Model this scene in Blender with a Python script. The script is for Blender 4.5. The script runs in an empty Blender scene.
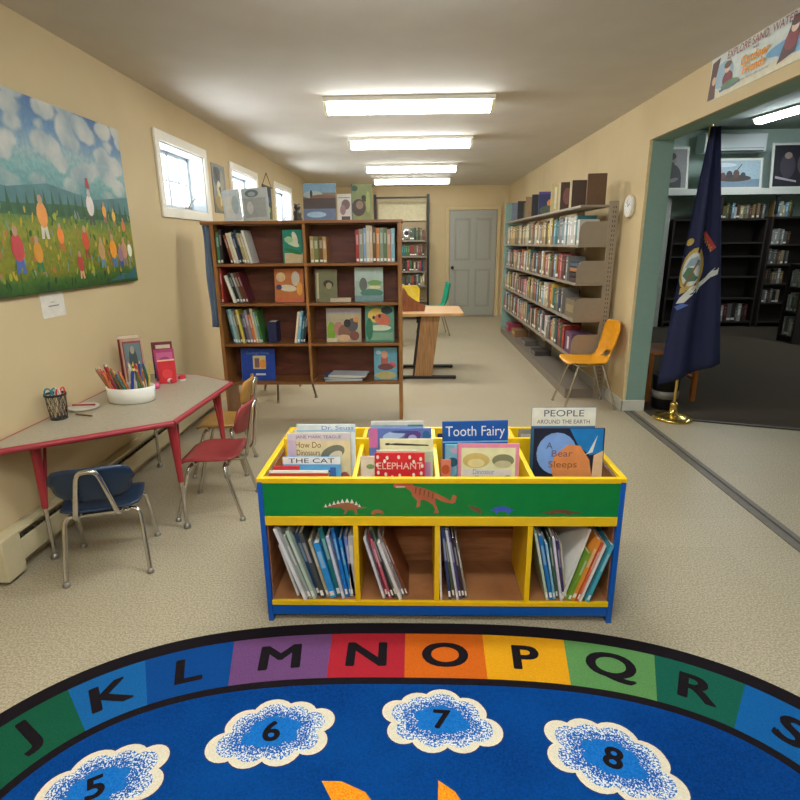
import bpy, math, random
from mathutils import Matrix, Vector
random.seed(7)
PI = math.pi
sc = bpy.context.scene
COL = sc.collection

# ------------------------------------------------------------------ materials
_mc = {}
def lin(c):
    c = c / 255.0
    return c / 12.92 if c <= 0.04045 else ((c + 0.055) / 1.055) ** 2.4

def cm(r, g, b, rough=0.55, metal=0.0, var=0.08, scale=25.0, bump=0.0, gain=1.12, key=''):
    """coloured procedural material: noise-varied colour, cached"""
    k = (r, g, b, rough, metal, var, scale, bump, gain)
    if k in _mc: return _mc[k]
    m = bpy.data.materials.new('surface'); m.use_nodes = True
    nt = m.node_tree; bs = nt.nodes['Principled BSDF']
    c = [min(0.86, lin(x) * gain) for x in (r, g, b)]
    tc = nt.nodes.new('ShaderNodeTexCoord')
    nz = nt.nodes.new('ShaderNodeTexNoise'); nz.inputs['Scale'].default_value = scale
    nz.inputs['Detail'].default_value = 3
    nt.links.new(tc.outputs['Object'], nz.inputs['Vector'])
    rp = nt.nodes.new('ShaderNodeValToRGB')
    rp.color_ramp.elements[0].position = 0.3; rp.color_ramp.elements[1].position = 0.7
    rp.color_ramp.elements[0].color = (*[x * (1 - var) for x in c], 1)
    rp.color_ramp.elements[1].color = (*[min(0.9, x * (1 + var)) for x in c], 1)
    nt.links.new(nz.outputs['Fac'], rp.inputs['Fac'])
    nt.links.new(rp.outputs['Color'], bs.inputs['Base Color'])
    bs.inputs['Roughness'].default_value = rough
    bs.inputs['Metallic'].default_value = metal
    if bump:
        bp = nt.nodes.new('ShaderNodeBump'); bp.inputs['Strength'].default_value = bump
        bp.inputs['Distance'].default_value = 0.01
        nt.links.new(nz.outputs['Fac'], bp.inputs['Height']); nt.links.new(bp.outputs['Normal'], bs.inputs['Normal'])
    _mc[k] = m
    return m

def speckle(a, b, scale, lo, hi, rough=0.5, bump=0.0, c3=None, s3=2.0):
    m = bpy.data.materials.new('speckled'); m.use_nodes = True
    nt = m.node_tree; bs = nt.nodes['Principled BSDF']
    tc = nt.nodes.new('ShaderNodeTexCoord')
    nz = nt.nodes.new('ShaderNodeTexNoise'); nz.inputs['Scale'].default_value = scale; nz.inputs['Detail'].default_value = 4
    nt.links.new(tc.outputs['Object'], nz.inputs['Vector'])
    rp = nt.nodes.new('ShaderNodeValToRGB')
    e = rp.color_ramp.elements
    e[0].position = lo; e[1].position = hi
    e[0].color = (*[min(.86, lin(x) * 1.12) for x in a], 1); e[1].color = (*[min(.86, lin(x) * 1.12) for x in b], 1)
    nt.links.new(nz.outputs['Fac'], rp.inputs['Fac'])
    out = rp.outputs['Color']
    if c3:
        n2 = nt.nodes.new('ShaderNodeTexNoise'); n2.inputs['Scale'].default_value = s3
        nt.links.new(tc.outputs['Object'], n2.inputs['Vector'])
        mx = nt.nodes.new('ShaderNodeMix'); mx.data_type = 'RGBA'
        r2 = nt.nodes.new('ShaderNodeMapRange'); r2.inputs[1].default_value = .35; r2.inputs[2].default_value = .7; r2.inputs[4].default_value = .6
        nt.links.new(n2.outputs['Fac'], r2.inputs[0]); nt.links.new(r2.outputs[0], mx.inputs[0])
        nt.links.new(out, mx.inputs[6]); mx.inputs[7].default_value = (*[lin(x) * 1.12 for x in c3], 1)
        out = mx.outputs[2]
    nt.links.new(out, bs.inputs['Base Color'])
    bs.inputs['Roughness'].default_value = rough
    if rough > .9: bs.inputs['Specular IOR Level'].default_value = .1
    if bump:
        bp = nt.nodes.new('ShaderNodeBump'); bp.inputs['Strength'].default_value = bump; bp.inputs['Distance'].default_value = 0.01
        nt.links.new(nz.outputs['Fac'], bp.inputs['Height']); nt.links.new(bp.outputs['Normal'], bs.inputs['Normal'])
    return m

def wood(a, b, scale=(3, 30, 30), rough=0.4):
    m = bpy.data.materials.new('wood'); m.use_nodes = True
    nt = m.node_tree; bs = nt.nodes['Principled BSDF']
    tc = nt.nodes.new('ShaderNodeTexCoord'); mp = nt.nodes.new('ShaderNodeMapping')
    mp.inputs['Scale'].default_value = scale
    nt.links.new(tc.outputs['Object'], mp.inputs['Vector'])
    nz = nt.nodes.new('ShaderNodeTexNoise'); nz.inputs['Scale'].default_value = 1.6; nz.inputs['Detail'].default_value = 6
    nz.inputs['Distortion'].default_value = 0.6
    nt.links.new(mp.outputs['Vector'], nz.inputs['Vector'])
    rp = nt.nodes.new('ShaderNodeValToRGB')
    e = rp.color_ramp.elements; e[0].position = .3; e[1].position = .7
    e[0].color = (*[lin(x) * 1.12 for x in a], 1); e[1].color = (*[lin(x) * 1.12 for x in b], 1)
    nt.links.new(nz.outputs['Fac'], rp.inputs['Fac']); nt.links.new(rp.outputs['Color'], bs.inputs['Base Color'])
    bs.inputs['Roughness'].default_value = rough
    return m

def emit(col, s):
    m = bpy.data.materials.new('lamp_diffuser'); m.use_nodes = True
    nt = m.node_tree; nt.nodes.clear()
    e = nt.nodes.new('ShaderNodeEmission'); o = nt.nodes.new('ShaderNodeOutputMaterial')
    e.inputs[0].default_value = (*col, 1); e.inputs[1].default_value = s
    nt.links.new(e.outputs[0], o.inputs[0])
    return m

def glass_mat():
    m = bpy.data.materials.new('window_glass'); m.use_nodes = True
    nt = m.node_tree; nt.nodes.clear()
    t = nt.nodes.new('ShaderNodeBsdfTransparent'); g = nt.nodes.new('ShaderNodeBsdfGlossy'); g.inputs['Roughness'].default_value = .02
    mx = nt.nodes.new('ShaderNodeMixShader'); mx.inputs[0].default_value = .07; o = nt.nodes.new('ShaderNodeOutputMaterial')
    nt.links.new(t.outputs[0], mx.inputs[1]); nt.links.new(g.outputs[0], mx.inputs[2]); nt.links.new(mx.outputs[0], o.inputs[0])
    return m

def floor_mat():
    m = bpy.data.materials.new('vinyl_tile'); m.use_nodes = True
    nt = m.node_tree; bs = nt.nodes['Principled BSDF']
    tc = nt.nodes.new('ShaderNodeTexCoord')
    n1 = nt.nodes.new('ShaderNodeTexNoise'); n1.inputs['Scale'].default_value = 130; n1.inputs['Detail'].default_value = 5
    n2 = nt.nodes.new('ShaderNodeTexNoise'); n2.inputs['Scale'].default_value = 420; n2.inputs['Detail'].default_value = 2
    for n in (n1, n2): nt.links.new(tc.outputs['Object'], n.inputs['Vector'])
    rp = nt.nodes.new('ShaderNodeValToRGB'); e = rp.color_ramp.elements
    e[0].position = .38; e[0].color = (lin(158) , lin(146), lin(119), 1)
    e[1].position = .60; e[1].color = (lin(195), lin(183), lin(157), 1)
    nt.links.new(n1.outputs['Fac'], rp.inputs['Fac'])
    r3 = nt.nodes.new('ShaderNodeValToRGB'); e = r3.color_ramp.elements
    e[0].position = .33; e[0].color = (.62, .6, .56, 1); e[1].position = .45; e[1].color = (1, 1, 1, 1)
    nt.links.new(n2.outputs['Fac'], r3.inputs['Fac'])
    mx = nt.nodes.new('ShaderNodeMix'); mx.data_type = 'RGBA'; mx.blend_type = 'MULTIPLY'; mx.inputs[0].default_value = .8
    nt.links.new(rp.outputs['Color'], mx.inputs[6]); nt.links.new(r3.outputs['Color'], mx.inputs[7])
    br = nt.nodes.new('ShaderNodeTexBrick'); br.offset = 0
    br.inputs['Scale'].default_value = 1; br.inputs['Brick Width'].default_value = .305; br.inputs['Row Height'].default_value = .305
    br.inputs['Mortar Size'].default_value = .0009
    br.inputs['Color1'].default_value = (1, 1, 1, 1); br.inputs['Color2'].default_value = (.95, .95, .94, 1); br.inputs['Mortar'].default_value = (.78, .76, .7, 1)
    nt.links.new(tc.outputs['Object'], br.inputs['Vector'])
    m2 = nt.nodes.new('ShaderNodeMix'); m2.data_type = 'RGBA'; m2.blend_type = 'MULTIPLY'; m2.inputs[0].default_value = 1
    nt.links.new(mx.outputs[2], m2.inputs[6]); nt.links.new(br.outputs['Color'], m2.inputs[7])
    nt.links.new(m2.outputs[2], bs.inputs['Base Color'])
    bs.inputs['Roughness'].default_value = .38; bs.inputs['Specular IOR Level'].default_value = .35
    return m

# ------------------------------------------------------------------ mesh builder
def frame(o, u, v):
    u = Vector(u).normalized(); v = Vector(v).normalized(); n = u.cross(v)
    return Matrix(((u.x, v.x, n.x, o[0]), (u.y, v.y, n.y, o[1]), (u.z, v.z, n.z, o[2]), (0, 0, 0, 1)))
def FR(x, y, z): return frame((x, y, z), (1, 0, 0), (0, 0, 1))       # faces -Y
def WL(x, y, z): return frame((x, y, z), (0, 1, 0), (0, 0, 1))       # faces +X (left wall)
def WR(x, y, z): return frame((x, y, z), (0, -1, 0), (0, 0, 1))      # faces -X (right wall)
def UP(x, y, z): return Matrix.Translation((x, y, z))
def RZ(a): return Matrix.Rotation(a, 4, 'Z')
def RX(a): return Matrix.Rotation(a, 4, 'X')
def RY(a): return Matrix.Rotation(a, 4, 'Y')
T = Matrix.Translation

_tx = {}
def text2d(s):
    if s in _tx: return _tx[s]
    cu = bpy.data.curves.new('lettering', 'FONT'); cu.body = s; cu.align_x = 'CENTER'; cu.align_y = 'CENTER'; cu.resolution_u = 4
    o = bpy.data.objects.new('lettering', cu); COL.objects.link(o)
    dg = bpy.context.evaluated_depsgraph_get(); dg.update()
    me = bpy.data.meshes.new_from_object(o.evaluated_get(dg))
    r = ([tuple(v.co) for v in me.vertices], [tuple(p.vertices) for p in me.polygons])
    bpy.data.objects.remove(o); bpy.data.curves.remove(cu); bpy.data.meshes.remove(me)
    _tx[s] = r
    return r

class MB:
    def __init__(s): s.v = []; s.f = []; s.mi = []; s.sm = []; s.mats = []
    def add(s, vs, fs, mat, M=None, smooth=False):
        if mat not in s.mats: s.mats.append(mat)
        k = s.mats.index(mat); b = len(s.v)
        for p in vs:
            p = Vector(p)
            s.v.append(tuple(M @ p) if M else tuple(p))
        for f in fs:
            s.f.append(tuple(i + b for i in f)); s.mi.append(k); s.sm.append(smooth)
        return s
    def box(s, x0, y0, z0, x1, y1, z1, mat, M=None):
        vs = [(x, y, z) for z in (z0, z1) for y in (y0, y1) for x in (x0, x1)]
        return s.add(vs, [(0, 2, 3, 1), (4, 5, 7, 6), (0, 1, 5, 4), (2, 6, 7, 3), (0, 4, 6, 2), (1, 3, 7, 5)], mat, M)
    def prism(s, pts, z0, z1, mat, M=None, smooth=False):
        n = len(pts)
        s.add([(x, y, z0) for x, y in pts] + [(x, y, z1) for x, y in pts],
              [tuple(range(n))[::-1], tuple(range(n, 2 * n))] , mat, M)
        return s.add([(x, y, z0) for x, y in pts] + [(x, y, z1) for x, y in pts],
              [(i, (i + 1) % n, n + (i + 1) % n, n + i) for i in range(n)], mat, M, smooth)
    def flat(s, pts, mat, M=None, z=0.0):
        return s.add([(x, y, z) for x, y in pts], [tuple(range(len(pts)))], mat, M)
    def ell(s, cx, cy, rx, ry, mat, M=None, z=0.0, n=20, rot=0):
        c, d = math.cos(rot), math.sin(rot)
        return s.flat([(cx + rx * math.cos(t) * c - ry * math.sin(t) * d, cy + rx * math.cos(t) * d + ry * math.sin(t) * c)
                       for t in (2 * PI * i / n for i in range(n))], mat, M, z)
    def text(s, t, size, mat, M, z=0.0, sx=1.0, cx=0, cy=0):
        vs, fs = text2d(t)
        return s.add([(x * size * sx + cx, y * size + cy, z) for x, y, _ in vs], fs, mat, M)
    def tube(s, pts, r, mat, M=None, seg=8, closed=False, r1=None):
        P = [Vector(p) for p in pts]; n = len(P); vs = []; up = Vector((0, 0, 1)); prev = None
        for i, p in enumerate(P):
            a = P[(i - 1) % n] if (i > 0 or closed) else P[i]; b = P[(i + 1) % n] if (i < n - 1 or closed) else P[i]
            d = (b - a).normalized()
            if prev is None:
                q = d.orthogonal().normalized()
            else:
                q = (prev - d * prev.dot(d)).normalized()
            prev = q; w = d.cross(q)
            rr = r if r1 is None else r + (r1 - r) * i / (n - 1)
            for k in range(seg):
                t = 2 * PI * k / seg; vs.append(p + (q * math.cos(t) + w * math.sin(t)) * rr)
        fs = []
        for i in range(n if closed else n - 1):
            j = (i + 1) % n
            for k in range(seg):
                l = (k + 1) % seg; fs.append((i * seg + k, i * seg + l, j * seg + l, j * seg + k))
        s.add(vs, fs, mat, M, True)
        if not closed:
            s.add([vs[k] for k in range(seg)], [tuple(range(seg))[::-1]], mat, M)
            s.add([vs[(n - 1) * seg + k] for k in range(seg)], [tuple(range(seg))], mat, M)
        return s
    def lathe(s, prof, mat, M=None, seg=28, sx=1.0, sy=1.0, smooth=True):
        vs = []; n = len(prof)
        for r, z in prof:
            for k in range(seg):
                t = 2 * PI * k / seg; vs.append((r * math.cos(t) * sx, r * math.sin(t) * sy, z))
        fs = [(i * seg + k, i * seg + (k + 1) % seg, (i + 1) * seg + (k + 1) % seg, (i + 1) * seg + k) for i in range(n - 1) for k in range(seg)]
        return s.add(vs, fs, mat, M, smooth)
    def sheet(s, fn, nu, nv, mat, th=0.0, M=None):
        """grid surface fn(u,v)->(x,y,z), optional thickness along normal"""
        g = [[Vector(fn(i / nu, j / nv)) for i in range(nu + 1)] for j in range(nv + 1)]
        vs = [p for row in g for p in row]; W = nu + 1
        fs = [(j * W + i, j * W + i + 1, (j + 1) * W + i + 1, (j + 1) * W + i) for j in range(nv) for i in range(nu)]
        if th:
            ns = []
            for j in range(nv + 1):
                for i in range(nu + 1):
                    du = g[j][min(i + 1, nu)] - g[j][max(i - 1, 0)]; dv = g[min(j + 1, nv)][i] - g[max(j - 1, 0)][i]
                    ns.append(du.cross(dv).normalized())
            N = len(vs)
            vs2 = vs + [p - n * th for p, n in zip(vs, ns)]
            fs2 = fs + [tuple(N + k for k in f[::-1]) for f in fs]
            ring = [i for i in range(W)] + [j * W + nu for j in range(1, nv + 1)] + [nv * W + i for i in range(nu - 1, -1, -1)] + [j * W for j in range(nv - 1, 0, -1)]
            for a, b in zip(ring, ring[1:] + ring[:1]): fs2.append((b, a, N + a, N + b))
            return s.add(vs2, fs2, mat, M, True)
        return s.add(vs, fs, mat, M, True)
    def mesh(s, name):
        me = bpy.data.meshes.new(name); me.from_pydata(s.v, [], s.f); me.validate()
        for m in s.mats: me.materials.append(m)
        if len(me.polygons) == len(s.f):
            me.polygons.foreach_set('material_index', s.mi); me.polygons.foreach_set('use_smooth', s.sm)
        else:
            print('VALIDATE dropped faces', name)
        me.update(); return me
    def build(s, name, parent=None, loc=None, rot=None, bevel=0, seg=2):
        o = bpy.data.objects.new(name, s.mesh(name)); COL.objects.link(o)
        if parent: o.parent = parent
        if loc: o.location = loc
        if rot: o.rotation_euler = rot
        if bevel:
            b = o.modifiers.new('b', 'BEVEL'); b.width = bevel; b.segments = seg; b.limit_method = 'ANGLE'; b.angle_limit = .7
        return o

def tag(o, label, cat, group=None):
    o['label'] = label; o['category'] = cat
    if group: o['group'] = group
    return o
def thing(name, label, cat, loc=(0, 0, 0), rotz=0.0, group=None):
    o = bpy.data.objects.new(name, None); o.empty_display_size = .1; COL.objects.link(o)
    o.location = loc; o.rotation_euler = (0, 0, rotz)
    return tag(o, label, cat, group)
def structure(o): o['kind'] = 'structure'; return o
def ordinal(n):
    w = ['', 'first', 'second', 'third', 'fourth', 'fifth', 'sixth', 'seventh', 'eighth', 'ninth', 'tenth', 'eleventh', 'twelfth']
    if n < len(w): return w[n]
    return f"{n}{'th' if n % 100 in (11, 12, 13) else {1: 'st', 2: 'nd', 3: 'rd'}.get(n % 10, 'th')}"

# ------------------------------------------------------------------ camera
f = 548.1; pitch, yaw, roll = (math.radians(a) for a in (15.94, 1.616, .623))
fw = Vector((-math.sin(yaw) * math.cos(pitch), math.cos(yaw) * math.cos(pitch), -math.sin(pitch)))
rt = Vector((math.cos(yaw), math.sin(yaw), 0)); dn = fw.cross(rt)
rt2 = rt * math.cos(roll) + dn * math.sin(roll); dn2 = -rt * math.sin(roll) + dn * math.cos(roll)
# roll sense: columns are camera axes in world space
M = Matrix((rt2, -dn2, -fw)).transposed().to_4x4(); M.translation = (0, 0, 1.46)
cd = bpy.data.cameras.new('camera'); cd.sensor_width = 36; cd.lens = f / 800 * 36; cd.clip_start = .05
cam = bpy.data.objects.new('camera', cd); cam.matrix_world = M; COL.objects.link(cam); sc.camera = cam

# ------------------------------------------------------------------ room shell
XL, XR, YB, YF, H = -1.88, 1.85, 11.4, -2.6, 2.53
XO, YO, HO = 2.04, 4.74, 2.22          # far face of right wall, end of opening, header underside
WT = .2
m_wall = cm(192, 172, 132, .75, var=.03, scale=3)
m_ceil = cm(198, 193, 184, .85, var=.03, scale=4)
m_teal = cm(128, 158, 148, .6, var=.03)
m_trim = cm(205, 205, 196, .45, var=.02)
m_white = cm(226, 226, 220, .4, var=.02)
m_mint = cm(178, 198, 188, .7, var=.03)
m_carpet = speckle((62, 54, 46), (88, 78, 66), 180, .3, .7, .95, .6)
wins = [(4.33, 5.22), (6.0, 6.9), (7.83, 8.78)]
WZ0, WZ1 = 1.74, 2.21

b = MB()
carp = [(XO, 4.58), (XO + .02, 4.58), (2.31, 4.47), (3.06, 4.21), (4.2, 3.83), (9.4, 2.1)]
b.flat([(XL - .2, YF), (9.4, YF)] + [(9.4, 2.1), (4.2, 3.83), (3.06, 4.21), (2.31, 4.47), (XO, 4.58), (XO, YB + .05), (XL - .2, YB + .05)], floor_mat())
structure(b.build('floor'))
b = MB(); b.prism([(XO, 4.58), (2.31, 4.47), (3.06, 4.21), (4.2, 3.83), (9.4, 2.1), (9.4, 10.4), (XO, 10.4)], -.02, .006, m_carpet); structure(b.build('floor'))
b = MB(); m_edge = cm(52, 46, 38, .4)
for (ax, ay), (bx, by) in zip(carp[1:-1], carp[2:]):
    d = Vector((bx - ax, by - ay, 0)); L = d.length; d.normalize()
    b.box(0, -.03, 0.0005, L, .004, .011, m_edge, frame((ax, ay, 0), d, (-d.y, d.x, 0)))
structure(b.build('trim_1'))
# folding partition track in the floor
b = MB(); m_track = cm(104, 98, 88, .45, var=.1)
b.box(1.86, -2.2, .0005, 1.905, 4.72, .006, m_track); b.box(1.918, -2.2, .0005, 1.95, 4.72, .007, m_track)
b.box(1.905, -2.2, .0004, 1.918, 4.72, .002, cm(60, 56, 50))
structure(b.build('trim_2'))
b = MB(); b.box(XL - .2, YF, H, XR + .05, YB + .1, H + .12, m_ceil); structure(b.build('ceiling'))
b = MB(); b.box(XO, YF, 3.25, 9.4, 10.4, 3.35, cm(150, 158, 148, .8)); structure(b.build('ceiling'))
# left wall with window holes
b = MB(); x0, x1 = XL - WT, XL
b.box(x0, YF, 0, x1, YB, WZ0, m_wall); b.box(x0, YF, WZ1, x1, YB, H + .1, m_wall)
ys = [YF] + [y for w in wins for y in w] + [YB]
for i in range(0, len(ys), 2): b.box(x0, ys[i], WZ0, x1, ys[i + 1], WZ1, m_wall)
structure(b.build('wall_left'))
b = MB(); b.box(XL - .2, YB, 0, XO, YB + .12, H + .1, m_wall); structure(b.build('wall_back'))
b = MB(); b.box(XL - .2, YF - .12, 0, 9.5, YF, 3.4, m_wall); structure(b.build('wall_front'))
# right wall: solid part (cream room side, teal jamb), header over the opening
b = MB()
def two_face(y0, y1, z0, z1):
    b.box(XR, y0, z0, XR + .02, y1, z1, m_wall); b.box(XR + .02, y0, z0, XO, y1, z1, m_teal)
two_face(YO, YB, 0, HO); two_face(-2.2, YB, HO, 3.4); two_face(YF, -2.2, 0, 3.4)
b.box(XR - .002, YO - .003, 0, XR + .022, YO, HO, cm(214, 196, 150))
structure(b.build('wall_right'))
b = MB(); b.box(XO, 10.3, 0, 9.5, 10.42, 3.4, m_mint); structure(b.build('wall_far'))
b = MB(); b.box(9.4, YF, 0, 9.52, 10.4, 3.4, m_mint); structure(b.build('wall_side'))
# baseboards
b = MB(); b.box(XR - .012, YO - .012, 0, XR, YB, .1, m_trim); b.box(XR - .012, YO - .012, 0, XO, YO, .1, m_trim); structure(b.build('baseboard_right', bevel=.003))
b = MB(); b.box(XL, YB - .012, 0, .58, YB, .1, m_trim); structure(b.build('baseboard_back'))
b = MB(); b.box(XL, YF, 0, XL + .012, 2.08, .1, m_trim); structure(b.build('baseboard_left'))
# windows
m_frame = cm(222, 216, 200, .45, var=.02); m_sash = cm(190, 196, 200, .4, var=.02); m_metal = cm(150, 146, 138, .35, .8)
m_glass = glass_mat()
for i, (a, c) in enumerate(wins):
    w = bpy.data.objects.new(f'window_{i+1}', None); COL.objects.link(w); w.location = (XL, (a + c) / 2, WZ0); structure(w)
    L = (c - a) / 2; h = WZ1 - WZ0
    b = MB(); t = .07
    b.box(0, -L - t, -t, .018, L + t, 0, m_frame); b.box(0, -L - t, h, .018, L + t, h + t, m_frame)
    b.box(0, -L - t, 0, .018, -L, h, m_frame); b.box(0, L, 0, .018, L + t, h, m_frame)
    b.build('window_frame', w, bevel=.004)
    b = MB(); t = .012
    b.box(-WT + .02, -L, 0, 0, L, t, m_sash); b.box(-WT + .02, -L, h - t, 0, L, h, m_sash)
    b.box(-WT + .02, -L, 0, 0, -L + t, h, m_sash); b.box(-WT + .02, L - t, 0, 0, L, h, m_sash)
    b.build('window_lining', w)
    b = MB(); t = .045; X0, X1 = -WT + .03, -WT + .07; q = .012
    b.box(X0, -L + q, q, X1, L - q, t, m_sash); b.box(X0, -L + q, h - t, X1, L - q, h - q, m_sash)
    for y in (-L + q, -.02, L - t): b.box(X0, y, q, X1, y + .034, h - q, m_sash)
    b.box(X0 + .01, -L + q, h / 2 - .008, X1 - .01, L - q, h / 2 + .008, m_sash)
    for s in (-1, 1): b.box(X0 + .01, s * L / 2 - .011, q, X1 - .01, s * L / 2 + .011, h - q, m_sash)
    b.build('window_sash', w, bevel=.003)
    b = MB(); b.box(X0 + .016, -L + .02, .02, X0 + .02, L - .02, h - .02, m_glass); b.build('window_pane', w)
    b = MB(); b.box(-.12, L * .55, t * .4, -.09, L * .55 + .07, t * .4 + .03, m_metal)
    b.tube([(-.1, L * .6, .03), (-.08, L * .62, .08), (-.06, L * .7, .11)], .006, m_metal); b.lathe([(.011, 0), (.014, .01), (.008, .02)], m_metal, T((-.06, L * .7, .105)), 10)
    b.build('window_crank', w)
    pl = bpy.data.lights.new('window_daylight', 'AREA'); pl.shape = 'RECTANGLE'; pl.size = c - a; pl.size_y = h
    pl.cycles.is_portal = True
    po = bpy.data.objects.new('window_daylight', pl); COL.objects.link(po); po.location = (XL - WT + .0, (a + c) / 2, (WZ0 + WZ1) / 2)
    po.rotation_euler = (0, -PI / 2, 0)
# back door
d = bpy.data.objects.new('door_1', None); COL.objects.link(d); d.location = (1.16, YB, 0); structure(d)
m_door = cm(152, 152, 142, .5, var=.02); m_door2 = cm(142, 142, 132, .5, var=.02)
b = MB(); b.box(-.46, -.035, .02, .46, 0, 2.07, m_door)
for (x0, x1) in ((-.36, -.05), (.05, .36)):
    for (z0, z1) in ((.2, .95), (1.12, 1.92)):
        b.box(x0, -.042, z0, x1, -.034, z1, m_door2); b.box(x0 + .04, -.048, z0 + .04, x1 - .04, -.04, z1 - .04, m_door)
b.build('door_leaf', d, bevel=.004)
b = MB(); b.box(-.54, -.05, 0, -.47, 0, 2.08, m_wall); b.box(.47, -.05, 0, .54, 0, 2.08, m_wall); b.box(-.54, -.05, 2.08, .54, 0, 2.15, m_wall)
b.build('door_frame', d, bevel=.004)
b = MB(); b.lathe([(.001, .0), (.03, 0), (.03, .01), (.012, .02), (.012, .04), (.03, .05), (.032, .065), (.02, .08), (.001, .082)], cm(70, 62, 48, .3, .8), T((-.4, -.035, .98)) @ RX(PI / 2), 16)
b.build('door_knob', d)

# ------------------------------------------------------------------ ceiling lights
m_house = cm(225, 222, 208, .5, var=.02); m_diff = emit((.95, .98, .97), 24.0)
m_diff_far = emit((.95, .98, .97), 15.0)
def ceiling_light(x, y, z, label, em, rot=0, L=1.31, W=.2):
    t = thing('ceiling_light', label, 'light', (x, y, z), rot, 'fluorescent ceiling lights')
    b = MB(); b.box(-L / 2, -W / 2 - .02, -.032, L / 2, W / 2 + .02, 0, m_house); b.build('housing', t, bevel=.004)
    b = MB(); n = 10
    def prof(u, v):
        a = PI * v; return (-L / 2 + .03 + (L - .06) * u, -math.cos(a) * (W / 2 - .01), -.03 - max(0, math.sin(a)) ** .6 * .07)
    b.sheet(prof, 6, n, em); b.build('diffuser', t)
    for s in (-1, 1):
        b = MB(); pts = [(-math.cos(PI * k / n) * (W / 2 - .005), -.028 - max(0, math.sin(PI * k / n)) ** .6 * .077) for k in range(n + 1)]
        b.prism(pts, -.012, .012, cm(238, 230, 190, .4), T((s * (L / 2 - .018), 0, 0)) @ frame((0, 0, 0), (0, 1, 0), (0, 0, 1)))
        b.build('end_cap', t)
where = ['nearest of the four in view, in front of the bookcase', 'second nearest, above the wooden bookcase', 'third away from the camera', 'farthest, close to the back wall']
for i, y in enumerate((4.7, 6.35, 8.4, 10.0)):
    ceiling_light(-.04, y, H, 'long white fluorescent ceiling fixture, ' + where[i], m_diff if i < 2 else m_diff_far)
m_diff_fill = emit((.93, .98, 1.0), 26.0)  # for unseen fixtures added overhead and behind the camera as frontal fill
for i, y in enumerate((2.3, .7, -.9)):
    ceiling_light(-.04, y, H, 'added out-of-view fluorescent ceiling fixture over the ' + ['red table and toy rug', 'alphabet rug', 'floor behind the rug'][i], m_diff_fill)
m_diff2 = emit((.86, .95, 1.0), 22.0)
t2 = ceiling_light(5.35, 8.7, 3.25, 'cool white fluorescent ceiling fixture in the dark side room', m_diff2, PI / 2 + .15)

for y, nm in ((6.2, 'middle of'), (3.6, 'near end of')): ceiling_light(6.2, y, 3.25, f'cool white fluorescent ceiling fixture over the {nm} the carpeted side room', m_diff2, PI / 2)  # two unseen fixtures added to brighten the side room
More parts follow.
